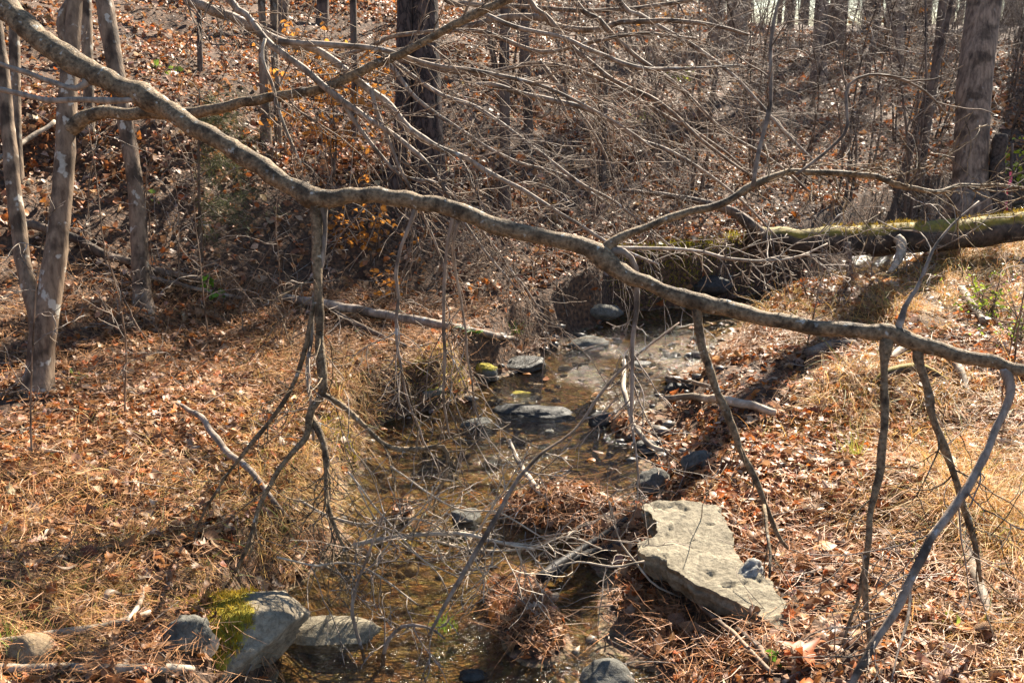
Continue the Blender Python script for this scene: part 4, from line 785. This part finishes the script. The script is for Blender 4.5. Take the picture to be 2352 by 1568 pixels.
def side(g, dz=0., mat='twig', sub=12, lo=.12, hi=.42, lev=1, bias=(0, 0, 0), grav=-.1, sides=8, t0=.3, rmax=.004, n_sub=4):
    d0 = depth_at(g[0][0]); p, r = guide(g, d0, d0+dz, None, .008); dd = np.linalg.norm(ap-p[0], axis=1); kk = int(np.argmin(dd))
    if dd[kk] < .12: p[0] = ap[kk]; r[:3] *= np.array([1.5, 1.35, 1.12])
    r = r*(1+.16*vn2(np.arange(len(r))*.8, np.full(len(r), g[0][0]*.37), 5)); b = MB(); tube(b, p, r, sides+2, rough=.14); o = b.obj('side_branch', M[mat], bow)
    if sub and lev == 0:
        for k in range(sub): b = MB(); spray(b, p, r, 1, lo, hi, 0, bias, grav, .4, t0+(1-t0)*k/sub, t0+(1-t0)*(k+1)/sub, .85, rmax, n_sub); b.obj('twig', M[mat], o)
    elif sub: b = MB(); spray(b, p, r, sub*2, lo, hi, lev, bias, grav, .4, t0, 1., .85, rmax, n_sub); b.obj('twig_spray', M[mat], o)
    return o
side([(722,455,13),(728,520,12),(728,600,11),(730,700,10),(735,800,10),(742,880,11),(738,915,11)], 0, 'limb', 3, .3, .6)
side([(740,900,9),(715,950,9),(700,1010,7),(640,1080,6),(600,1150,6),(570,1250,5),(545,1310,4),(480,1430,2)], -.1, 'limb', 7, .12, .4, 1, (-.1, 0, -.3))
side([(712,950,8),(740,1005,8),(752,1060,7),(750,1130,6),(762,1195,6),(790,1262,4),(802,1300,3)], -.1, 'limb', 14, .15, .5, 1, (.25, 0, -.1), n_sub=6)
side([(742,905,7),(790,935,7),(840,980,6),(890,1022,6),(960,1030,6),(1020,1028,5),(1026,1080,4),(1000,1150,3),(995,1185,2)], .1, 'limb', 8, .15, .4, 1, (.2, 0, -.3))
side([(738,460,8),(746,520,6),(742,600,6),(726,650,5),(715,720,5),(712,800,5),(706,870,4),(715,930,4),(722,1010,3)], .05, 'greytwig', 4)
side([(722,690,5),(700,800,5),(668,892,5),(600,990,5),(530,1080,4),(470,1172,3),(440,1260,2)], .0, 'limb', 7, .1, .35)
side([(955,478,5),(930,535,4),(914,610,4),(912,700,3.5),(914,800,3.5),(925,880,3),(950,960,2.5),(985,1040,2)], .3, 'greytwig', 7, .12, .4, bias=(.1, 0, -.5))
side([(1045,495,5),(1030,560,4),(1018,680,4),(1022,800,4),(1020,920,3),(1030,1010,2.5)], .5, 'greytwig', 5, .2, .7, 1, (.1, 0, -.7), n_sub=3, rmax=.003)
side([(1050,500,4),(1040,600,3.5),(1060,700,3),(1075,830,2.5),(1100,960,2)], .7, 'greytwig', 5, .2, .7, 1, (.2, 0, -.7), n_sub=3, rmax=.003)
side([(1385,572,8),(1436,583,7),(1460,620,7),(1462,700,6),(1452,800,5),(1450,900,4),(1455,1000,3),(1470,1120,2)], .1, 'greytwig', 7, .1, .35)
side([(1600,698,9),(1606,760,9),(1630,850,9),(1660,930,9),(1690,1010,8),(1740,1112,7),(1762,1172,6),(1790,1230,5),(1812,1256,3)], 0, 'limb', 6, .1, .3, 0)
side([(1752,1160,5),(1762,1200,4.5),(1768,1262,4),(1765,1325,3)], -.3, 'limb', 3, .1, .25, 0)
side([(2035,782,10),(2033,860,9),(2030,960,9),(2020,1080,9),(2000,1200,8),(1986,1300,7),(1986,1350,7),(1996,1450,6),(2012,1580,6)], -.1, 'limb', 7, .1, .35, 0)
side([(1982,1308,5),(1962,1400,4),(1932,1485,3)], -.1, 'limb', 3, .1, .2, 0)
side([(2100,806,10),(2125,870,10),(2140,950,10),(2165,1020,10),(2196,1100,8),(2216,1170,8),(2240,1260,6),(2252,1335,3)], .0, 'limb', 6, .15, .45)
side([(2310,845,10),(2318,900,10),(2300,960,9),(2260,1050,9),(2210,1130,10),(2150,1220,10),(2100,1320,10),(2050,1420,9),(2000,1490,9),(1950,1590,9)], -.3, 'greytwig', 9, .15, .5)
side([(1990,1500,6),(1930,1512,6),(1870,1528,5),(1800,1566,4)], -.25, 'greytwig', 3, .1, .3, 0)
side([(2095,1330,4),(2090,1400,4),(2070,1480,3),(2050,1560,2)], -.3, 'greytwig', 2, .1, .2, 0)
side([(2060,758,6),(2110,650,5),(2140,580,4),(2190,515,3),(2250,460,2)], .2, 'greytwig', 3, .15, .5)
side([(1385,572,11),(1430,545,10),(1500,515,9),(1580,485,9),(1660,465,9),(1720,430,9),(1790,402,8),(1850,392,8),(1930,395,7),(2010,408,7),(2080,430,6),(2150,442,6),(2230,425,5),(2310,430,4),(2420,440,3)], .3, 'limb', 16, .15, .5, 1, (.2, 0, 0))
side([(1730,432,5),(1747,330,5),(1770,250,5),(1769,130,4.5),(1778,50,4),(1800,-20,3)], .3, 'twig', 6, .15, .4, 0, (.2, 0, .2))
side([(1830,400,4),(1900,350,4),(1942,300,4),(1946,206,3.5),(1985,174,3),(2060,178,3),(2130,212,2.5),(2175,262,2)], .3, 'twig', 5, .1, .3, 0)
side([(1390,572,5),(1480,572,4.5),(1600,578,4),(1720,600,3.5),(1830,590,3),(1900,560,2)], .4, 'greytwig', 10, .15, .4)
side([(344,218,9),(320,226,7),(260,232,7),(180,230,7),(100,230,7),(40,215,6),(-30,195,6)], -.1, 'greytwig', 2, .1, .3, 0)
side([(200,170,8),(197,190,7),(180,203,6),(135,196,6),(65,172,6),(-20,138,5)], -.1, 'greytwig', 2, .1, .3, 0)
side([(570,365,7),(600,380,7),(625,392,6)], -.06, 'limb', 0)
side([(860,1585,6),(838,1520,5),(818,1450,4),(812,1380,4),(850,1270,3),(880,1180,2)], -.4, 'greytwig', 5, .15, .4)
side([(885,1580,6),(878,1520,5),(892,1470,5),(930,1435,4),(985,1440,3),(1020,1470,2)], -.4, 'greytwig', 3, .1, .3)
side([(810,1250,6),(870,1238,6),(960,1228,5),(1060,1225,5),(1130,1240,4),(1230,1265,3)], -.1, 'palewood', 12, .15, .45, 1, (.2, -.1, .0), n_sub=5)
tg = thing('dead_branch', P(700, 1160, 4.9), 'pale twiggy dead branch tangled over the left channel', 'dead wood')
for g in ([(690,1150,5),(760,1185,5),(840,1200,4),(930,1190,4),(1010,1210,3),(1100,1280,2.5)], [(730,1290,5),(800,1325,5),(850,1300,4),(900,1240,4),(960,1180,3),(1010,1110,2.5)], [(640,1280,4),(720,1300,4),(800,1290,4),(880,1330,3.5),(960,1390,3)], [(800,1080,3.5),(850,1150,3.5),(920,1230,3.5),(980,1290,3),(1060,1330,2.5)], [(900,1070,3),(980,1130,3.5),(1060,1170,3.5),(1150,1180,3),(1260,1240,2.5)], [(1000,1240,4),(1100,1262,4),(1200,1260,4),(1300,1235,3.5),(1380,1260,3)], [(820,1120,3),(860,1190,3),(930,1250,3),(1010,1320,3),(1040,1390,2)], [(1480,1290,4),(1400,1300,4),(1320,1290,3),(1230,1320,2.5)], [(1560,1370,3.5),(1500,1340,4),(1460,1290,4),(1420,1230,3),(1400,1150,2.5)]):
    d_ = random.uniform(4.4, 4.8); p, r = guide([(q0, q1, q2*.62) for q0, q1, q2 in g], d_, d_+random.uniform(-.1, .2), None, .008); b = MB(); tube(b, p, r, 7, rough=.06); q = b.obj('side_branch', M['palewood'], tg); b = MB(); spray(b, p, r, 5, .18, .62, 1, (.1, 0, 0), -.05, .42, .1, 1, 1.0, .0026, 3); b.obj('twig_spray', M['greytwig'], q)
# slanting near branch in front of the leaf dam
g = [(985,1460,3),(1030,1375,5),(1080,1290,6),(1130,1205,6),(1185,1108,5),(1240,1045,4),(1320,985,3),(1390,890,4),(1470,810,3),(1560,742,2)]; p_, r_ = guide(g, 3.9, 4.6, 50, .003)
o = thing('slanting_branch', p_[0], 'thin brown branch slanting up from the water in front of the leaf dam', 'branch'); b = MB(); tube(b, p_, r_, 8, rough=.06); b.obj('stem', M['twig'], o); b = MB(); spray(b, p_, r_, 10, .12, .4, 1, (.2, 0, 0)); b.obj('twig_spray', M['greytwig'], o)

# ------------------------------------------------------------------ upper branches hanging in from above
ob = thing('overhead_branch', P(600, -60, 5.8), 'pale lichened branch hanging in from the top edge and fanning into twigs', 'branch')
def up(o, g, t0, t1, mat='greytwig', sub=14, lo=.25, hi=.8, lev=1, bias=(.3, 0, -.15), grav=-.15, n_sub=5, rmax=.0045, s0=.2):
    p, r = guide(g, t0, t1, None, .006); b = MB(); tube(b, p, r, 8, rough=.07); q = b.obj('side_branch', M[mat], o)
    if sub: b = MB(); spray(b, p, r, int(sub*1.3), lo, hi, max(lev, 1), bias, grav, .35, s0, 1., .75, rmax, n_sub); b.obj('twig_spray', M['twig' if random.random() < .6 else mat], q)
up(ob, [(400,-40,13),(470,15,12),(540,45,11),(600,75,11),(650,96,10),(720,112,9),(760,136,9),(800,166,9),(850,210,9),(890,236,9),(930,286,9),(965,312,8),(1000,336,7),(1060,360,6),(1110,390,6),(1170,420,5),(1240,462,5),(1310,505,4),(1420,570,4),(1510,606,3)], 5.6, 6.2, sub=34)
up(ob, [(510,-40,9),(570,40,8),(610,92,9),(640,116,8),(700,160,8),(780,226,8),(830,262,7),(880,292,6),(950,346,6),(1000,402,5),(1040,470,4),(1110,570,3),(1200,680,2)], 5.5, 6.0, sub=24)
up(ob, [(640,95,7),(740,100,7),(800,106,6),(880,116,6),(1000,150,5),(1100,162,5),(1250,200,4),(1380,260,3),(1500,340,2)], 5.7, 6.2, sub=30)
up(ob, [(610,90,4),(604,130,4),(630,210,4),(650,280,3.5),(690,380,3)], 5.5, 5.5, 'palewood', 5, .2, .5, 0, (.1, 0, -.4))
up(ob, [(850,205,5),(880,290,5),(920,390,4),(960,470,4),(1000,560,3),(1030,640,3)], 5.8, 6.0, sub=18, bias=(.25, 0, -.5))
up(ob, [(780,226,5),(850,330,5),(920,400,4),(1000,420,4),(1060,470,3),(1160,600,2.5),(1260,740,2)], 5.8, 6.2, sub=20, bias=(.35, 0, -.4))
oc = thing('overhead_branch', P(1150, -40, 5.4), 'brown branch tangle fanning across the top centre of the view', 'branch')
for g in ([(1090,25,7),(1040,62,7),(1085,58,7),(1150,42,8),(1250,42,8),(1272,58,7),(1310,66,7),(1380,68,7),(1420,52,6),(1500,48,6),(1600,52,5),(1720,80,3)],
          [(760,135,5),(850,108,5),(900,86,5),(1000,72,5),(1100,73,5),(1150,88,5),(1240,120,5),(1350,100,4),(1460,78,4),(1600,90,3)],
          [(860,122,6),(950,146,6),(1010,160,6),(1100,170,6),(1180,156,5),(1250,146,5),(1380,180,4),(1500,250,4),(1640,330,3),(1760,430,2)],
          [(1080,196,5),(1130,195,6),(1200,216,6),(1270,230,6),(1340,248,6),(1400,276,5),(1470,322,5),(1550,352,4),(1680,440,3),(1800,560,2)],
          [(1200,-30,6),(1260,40,6),(1330,120,5),(1420,190,5),(1520,240,5),(1620,330,4),(1720,400,3)],
          [(1300,-30,6),(1380,50,6),(1460,130,5),(1560,200,5),(1660,300,4),(1760,360,4),(1860,440,3)],
          [(1400,-30,6),(1480,40,5),(1600,110,5),(1700,190,4),(1800,300,4),(1880,380,3)],
          [(1100,25,6),(1180,60,5),(1300,90,5),(1440,150,5),(1560,160,4),(1700,150,3)],
          [(1000,-20,6),(1080,10,6),(1200,15,5),(1340,25,5),(1500,15,5),(1640,-10,4)],
          [(900,140,5),(1000,210,5),(1100,250,5),(1200,320,4),(1330,420,4),(1420,470,3),(1560,580,2)],
          [(880,130,5),(960,230,5),(1060,300,4),(1180,370,4),(1290,400,3),(1400,470,3)],
          [(1240,140,5),(1300,220,5),(1360,300,4),(1400,380,3),(1430,480,2)]):
    d_ = random.uniform(6.6, 9.5); up(oc, g, d_, d_+random.uniform(-.1, .7), random.choice(['twig', 'twig', 'greytwig']), 17, .3, 1.1, 1, (.35, 0, -.2), -.2, 4, .0036)

# ------------------------------------------------------------------ understorey plants
def leafy(name, label, px, py, hpx, mat_stem, lcol, nleaf, lsize, spread, cat='sapling', nst=3, hang=False, tpl=None, group=None, lmat='orange', br=5):
    t, c = hit(px, py); h = hpx/F*t; o = thing(name, c, label, cat, group); b = MB(); lb_ = MB(); P_ = []
    for s in range(nst):
        q = wander(c+np.array([random.gauss(0, .04), random.gauss(0, .04), -.03]), (random.gauss(0, .2), random.gauss(0, .15), 1), h*random.uniform(.75, 1.05), 14, .25); rr = np.linspace(.011, .003, 14); tube(b, q, rr, 6); P_.append(q[4:])
        for k in range(br):
            i = random.randrange(4, 13); w_ = wander(q[i], (random.gauss(0, 1), random.gauss(0, .8), random.uniform(-.1, .5)), spread*random.uniform(.5, 1.2), 9, .3); tube(b, w_, np.linspace(.005, .0015, 9), 4, cap=False); P_.append(w_[2:])
    b.obj('stem', M[mat_stem], o); pp = np.concatenate(P_); i = rng.integers(0, len(pp), nleaf); pos = pp[i]+rng.standard_normal((nleaf, 3))*.03
    nr_ = rng.standard_normal((nleaf, 3))*.8+np.array([0, -.3, .3]); nr_ /= np.linalg.norm(nr_, axis=1)[:, None]
    cols = np.clip(np.array([lcol])*(1+.25*rng.standard_normal((nleaf, 1))), .02, .8); scatter_leaves(lb_, pos, nr_, rng.uniform(.7, 1.2, nleaf)*lsize, cols, tpl or TPL_M, .6)
    lb_.obj('foliage', M[lmat], o, smooth=False); return o
OR = (.62, .27, .055)
leafy('beech_sapling', 'young beech holding orange leaves on the slope left of the central pine', 760, 400, 260, 'dark', OR, 330, .075, .7, nst=3)
leafy('beech_sapling', 'low beech sprout with orange leaves just under the great branch', 860, 600, 150, 'dark', OR, 170, .07, .45)
leafy('beech_sapling', 'small beech with sparse orange leaves high left of the central pine', 860, 260, 170, 'dark', OR, 150, .085, .7)
leafy('beech_sapling', 'orange leaved sapling at the top centre near the upper edge', 740, 210, 160, 'dark', OR, 120, .09, .8)
leafy('beech_sapling', 'pale orange leaved sapling on the ridge left of the sky gap', 1560, 130, 110, 'dark', OR, 120, .14, 1.2)
leafy('beech_sapling', 'orange leaved sapling on the sunlit slope left of the leaning trunk', 2100, 300, 150, 'dark', OR, 150, .11, 1.)
leafy('beech_sapling', 'few leaved orange sapling right of the mossy footed trunk', 2000, 120, 90, 'dark', OR, 110, .15, 1.3)
leafy('beech_sapling', 'tiny orange leaved sprout beside the fallen grey log', 880, 690, 70, 'dark', OR, 40, .06, .25, nst=1)
leafy('greenbrier', 'bright green vine leaves climbing a thin stem on the left slope', 522, 690, 95, 'dark', (.20, .42, .03), 18, .065, .06, 'vine', 1, lmat='green', br=2)
leafy('evergreen_shrub', 'bright yellow green shrub beside the pink ribbon at right edge', 2335, 460, 150, 'dark', (.46, .56, .05), 260, .085, .7, 'shrub', 5, lmat='green')
leafy('evergreen_shrub', 'yellow green leafy tangle on the sunlit right bank', 2270, 730, 80, 'twig', (.36, .46, .05), 190, .038, .45, 'shrub', 5, lmat='green', br=7)
leafy('evergreen_shrub', 'second yellow green tangle at the right edge below the first', 2330, 790, 80, 'twig', (.30, .42, .06), 160, .036, .4, 'shrub', 4, lmat='green', br=7)
leafy('evergreen_seedling', 'small dark glossy green seedling below the lower tip of the slab', 1782, 1520, 55, 'twig', (.13, .26, .03), 16, .05, .05, 'seedling', 2, lmat='green', br=2)
leafy('evergreen_seedling', 'small green leafed seedling at the lower right between the branches', 2170, 1440, 50, 'twig', (.28, .36, .06), 9, .04, .06, 'seedling', 1, lmat='green', br=2)
leafy('evergreen_seedling', 'pale green seedling on the left bank near the twin trunk', 185, 880, 35, 'twig', (.22, .30, .07), 12, .05, .1, 'seedling', 2, lmat='green', br=2)
leafy('evergreen_seedling', 'green leaves low on the slope right of the leaning grey tree', 365, 500, 60, 'twig', (.25, .36, .06), 10, .06, .12, 'seedling', 1, lmat='green', br=2)
leafy('evergreen_seedling', 'green sprig on the upper left hillside', 375, 165, 30, 'twig', (.26, .38, .05), 14, .09, .15, 'seedling', 2, lmat='green', br=2)
leafy('evergreen_seedling', 'yellow green sprig among the brush right of centre', 1470, 290, 50, 'twig', (.36, .42, .06), 40, .07, .5, 'seedling', 2, lmat='green', br=4)
leafy('evergreen_seedling', 'yellow green sprig under the upper branches above the bend', 1560, 200, 50, 'twig', (.40, .46, .06), 45, .09, .5, 'seedling', 2, lmat='green', br=4)
# red cedar
t, c = hit(462, 600); hgt = 400/F*t; o = thing('cedar_sapling', c, 'feathery dull green cedar sapling on the left hillside', 'sapling'); q = wander(c-np.array([0, 0, .05]), (.02, 0, 1), hgt, 18, .08); b = MB(); rr = np.linspace(.02, .004, 18); tube(b, q, rr, 7); b.obj('stem', M['dark'], o); b = MB(); nb = MB()
for k in range(34):
    i = random.randrange(5, 17); a = random.gauss(0, 1.0); w_ = wander(q[i], (math.cos(a), math.sin(a)*.8, random.uniform(-.35, .35)), random.uniform(.25, .65)*(1.25-.4*i/18), 9, .3, -.1); tube(b, w_, np.linspace(.005, .0015, 9), 4, cap=False)
    m = 190; base = w_[rng.integers(1, 9, m)]+rng.standard_normal((m, 3))*.035; d = rng.standard_normal((m, 3))+(w_[-1]-w_[0])*1.5; d /= np.linalg.norm(d, axis=1)[:, None]
    ribbons(nb, base, d, rng.uniform(.03, .08, m), np.full(m, .0016), np.clip(np.array([(.13, .14, .05)])*(1+.3*rng.standard_normal((m, 1))), .02, .4), 1)
cb = b.obj('crown', M['dark'], o); nb.obj('needles', M['evergreen'], cb, smooth=False)
# ferns
def fern(label, px, py, n, L):
    t, c = hit(px, py); o = thing('fern', c, label, 'fern')
    for k in range(n):
        a = random.uniform(2.6, 6.6); q = wander(c, (math.cos(a), math.sin(a)*.6, .9), L*random.uniform(.7, 1.1), 14, .1, -1.1); b = MB(); tube(b, q, np.linspace(.003, .001, 14), 4, cap=False); T_ = np.gradient(q, axis=0); T_ /= np.linalg.norm(T_, axis=1)[:, None]
        for i in range(2, 14):
            s_ = np.cross(T_[i], (0, 0, 1)); s_ /= np.linalg.norm(s_)+1e-9; l_ = L*.2*(1-i/14.5)+.006
            for sg in (-1, 1):
                d = s_*sg+T_[i]*.3; wv = T_[i]*.010; b.add([q[i]-wv, q[i]+wv, q[i]+d*l_], None, [(0, 1, 2)], (.09, .22, .025))
        b.obj('frond', M['green'], o, smooth=False)
fern('green fern under the fallen grey log', 880, 775, 7, .26); fern('second darker fern further right under the fallen grey log', 1095, 770, 7, .22); fern('tiny fern left of the first fern on the slope', 875, 728, 4, .2)
# green tufts
def tuft(label, px, py, n, h, col):
    t, c = hit(px, py); b = MB(); p = c+rng.standard_normal((n, 3))*np.array([.03, .03, 0]); d = rng.standard_normal((n, 3))*np.array([.3, .3, 0])+np.array([0, 0, 1.]); d /= np.linalg.norm(d, axis=1)[:, None]
    ribbons(b, p, d, h*rng.uniform(.6, 1.1, n), np.full(n, .0022), np.clip(np.array([col])*(1+.2*rng.standard_normal((n, 1))), .03, .7), 3, .25); o = b.obj('grass_tuft', M['grass'], smooth=False, origin=tuple(c)); tag(o, label, 'grass tuft')
tuft('yellow green grass tuft among dead grass on the right bank', 1960, 1060, 90, .2, (.40, .40, .07)); tuft('small fresh green needle tuft on the bottom leaf island', 1022, 1445, 40, .11, (.26, .36, .05)); tuft('green blades under the far margin near the second fern', 1185, 765, 40, .16, (.20, .34, .04)); tuft('green grass blades at the lower left corner', 20, 1490, 40, .13, (.24, .34, .05))
# thin upright shoots on the left slope and right bank
for lb, px, py, hp, ln in (('thin pale shoot rising in front of the twin trunk', 72, 1060, 640, .02), ('slim brown shoot right of the leaning grey tree foot', 285, 960, 500, .06), ('thin wand left of the leaning grey tree', 245, 620, 560, 0), ('second thin wand left of the leaning grey tree', 205, 520, 430, .02), ('thin upright shoot beneath the cedar', 480, 780, 380, -.02), ('slim grey shoot right of the cedar', 770, 560, 380, 0), ('tall red brown cane at the right edge', 2322, 880, 420, -.02), ('second red brown cane at the right edge', 2300, 900, 380, .03), ('thin cane standing on the sunlit bank behind the great branch', 1850, 800, 300, .1), ('slender stem in the hollow above the bend', 1280, 480, 300, .05)):
    t, c = hit(px, py); h = hp/F*t; q = wander(c-np.array([0, 0, .05]), (ln, 0, 1), h, 22, .12); rr = np.linspace(.0065, .002, 22); o = thing('upright_shoot', c, lb, 'shoot', 'thin upright shoots'); b = MB(); tube(b, q, rr, 6); b.obj('stem', M['twig'], o); b = MB(); spray(b, q, rr, 9, .12, .45, 1, (0, 0, .1), 0, .45, .15, 1, 1.2, .0028, 3); b.obj('twig_spray', M['greytwig'], o)
# brushy thicket hanging over the far bank
SHRUB = ['twiggy shrub below the slim straight trunk right of the pine', 'twiggy shrub above the leaf covered rock tongue', 'twiggy shrub behind the fork of the great branch', 'twiggy shrub above the lower end of the long grey log', 'twiggy shrub left of the mossy log end', 'twiggy shrub in front of the middle of the mossy log', 'twiggy shrub beside the broken pale limb of the mossy log', 'twiggy shrub right of the cedar foot', 'twiggy shrub right of the leaning grey tree foot', 'twiggy shrub below the cedar on the dark slope', 'twiggy shrub under the great branch below the central pine', 'low twiggy shrub on the near bank of the bend', 'twiggy shrub between the twin trunk and the leaning grey tree']
for i, (px, py, hp) in enumerate(((1180, 640, 260), (1300, 620, 280), (1560, 560, 240), (1100, 660, 260), (1800, 640, 200), (1950, 650, 180), (2080, 640, 200), (560, 720, 200), (420, 640, 190), (640, 780, 180), (960, 640, 230), (1880, 700, 180), (240, 760, 180))):
    t, c = hit(px, py); h = hp/F*t; o = thing('thicket_shrub', c, SHRUB[i], 'shrub', 'leafless shrubs near the stream'); b = MB(); cb = MB()
    for s in range(4):
        q = wander(c+np.array([random.gauss(0, .15), random.gauss(0, .1), -.05]), (random.gauss(0, .45), random.gauss(0, .3), 1), h*random.uniform(.6, 1.1), 14, .35, -.25); rr = np.linspace(.007, .002, 14); tube(b, q, rr, 5); spray(cb, q, rr, 8, h*.15, h*.45, 1, (0, 0, -.1), -.2, .45, .1, 1, 1.2, .0032, 4)
    b.obj('stem', M['twig'], o); cb.obj('twig_spray', M['twig' if i % 2 else 'greytwig'], o)
for k in range(30):
    px, py = random.choice([(random.uniform(150, 700), random.uniform(430, 820)), (random.uniform(380, 1000), random.uniform(250, 640)), (random.uniform(1100, 1600), random.uniform(330, 560))]); t, c = hit(px, py); h = random.uniform(.5, 1.6); q = wander(c-np.array([0, 0, .05]), (random.gauss(0, .2), random.gauss(0, .15), 1), h, 16, .3); rr = np.linspace(.006, .002, 16)
    o = thing('hillside_shoot', c, 'thin leafless shoot on the slope behind the stream', 'shoot', 'thin shoots on the slope'); b = MB(); tube(b, q, rr, 5); b.obj('stem', M['twig'], o); b = MB(); spray(b, q, rr, 8, .15, .6, 1, (0, 0, 0), -.1, .45, .1, 1, 1.2, .003, 3); b.obj('twig_spray', M['twig' if k % 2 else 'greytwig'], o)
# moss on the bank lips
def moss_patch(label, spots, n, h=.03):
    b = MB(); c = np.array([hit(px, py)[1] for px, py in spots]); i = rng.integers(0, len(c), n); x = c[i, 0]+.11*rng.standard_normal(n); y = c[i, 1]+.09*rng.standard_normal(n); z = H(x, y)+.012; k = z > .02; x, y, z = x[k], y[k], z[k]; m = len(x)
    d = rng.standard_normal((m, 3))*.6+np.array([0, 0, 1.]); d /= np.linalg.norm(d, axis=1)[:, None]
    ribbons(b, np.stack([x, y, z], 1), d, h*rng.uniform(.5, 1.3, m), np.full(m, .004), np.clip(np.array([(.36, .30, .035)])*(1+.35*rng.standard_normal((m, 1))), .03, .7), 1); tag(b.obj('moss', M['moss'], smooth=False), label, 'moss', kind='stuff')
moss_patch('yellow green moss cushions on the lip of the far bank', [(1480, 605), (1530, 600), (1590, 612), (1640, 605), (1560, 590), (1700, 620), (1420, 630)], 5200)
moss_patch('moss on the left bank edge above the stream', [(1060, 880), (985, 905), (1040, 860), (800, 1060), (840, 1075)], 2200, .02)
# single eye catching leaves
def one_leaf(label, px, py, s, tpl, col, tilt=(0, 0), yaw=0.):
    t, c = hit(px, py); tv, tt = tpl; Rm = rotmats(np.array([[0, 0, 1.]]), np.array([yaw]), np.array([tilt[0]]), np.array([tilt[1]]))[0]; b = MB(); c = c+np.array([0, 0, .05]); b.add(c+s*(tv @ Rm.T), None, tt, col); tag(b.obj('fallen_leaf', M['leaf'], smooth=False, origin=tuple(c)), label, 'leaf')
one_leaf('large red orange lobed leaf below the lower tip of the slab', 1835, 1520, .19, lobed('maple', .5, 31), (.50, .15, .045), (.3, .3), 2.4)
one_leaf('bright orange oval leaf lying flat on the right bank leaves', 1893, 1275, .12, ovate(.32, .03, .1, seg=7), (.70, .30, .06), (.1, .2), .1)
one_leaf('pale ribbed leaf standing against the shaded rock', 478, 1500, .13, ovate(.34, .12, .2, seg=8), (.62, .52, .38), (1.0, .3), 2.1)
one_leaf('big curled brown leaf in front of the mossy boulder', 545, 1520, .20, ovate(.26, .15, .5, .6, seg=7), (.36, .22, .14), (.3, .4), .5)
one_leaf('orange leaf on top of the leaf dam', 1255, 1175, .10, ovate(.3, .05, .2, seg=6), (.72, .28, .04), (.2, .2), .2)
one_leaf('orange red leaf beside the black wet branches', 1452, 1222, .10, lobed('oak', .4, 8), (.72, .20, .03), (.2, .2), .4)
one_leaf('orange leaf standing in the water on the bottom island', 1135, 1425, .11, ovate(.25, .2, .2, seg=6), (.66, .26, .06), (.9, .3), 1.3)
one_leaf('tan oval leaf on shaded needles under the slab', 1552, 1445, .11, ovate(.34, .05, .2, seg=6), (.42, .23, .14), (.3, .2), .9)
one_leaf('pale peach leaf at lower right on dark litter', 2100, 1420, .14, lobed('oak', .5, 9), (.60, .28, .12), (.25, .3), 2.9)
one_leaf('round brown pine cone like leaf curl on top of the boulder', 472, 1312, .085, ovate(.45, .4, .9, 1.0, seg=6), (.40, .20, .07), (.6, .2), .4) if False else None
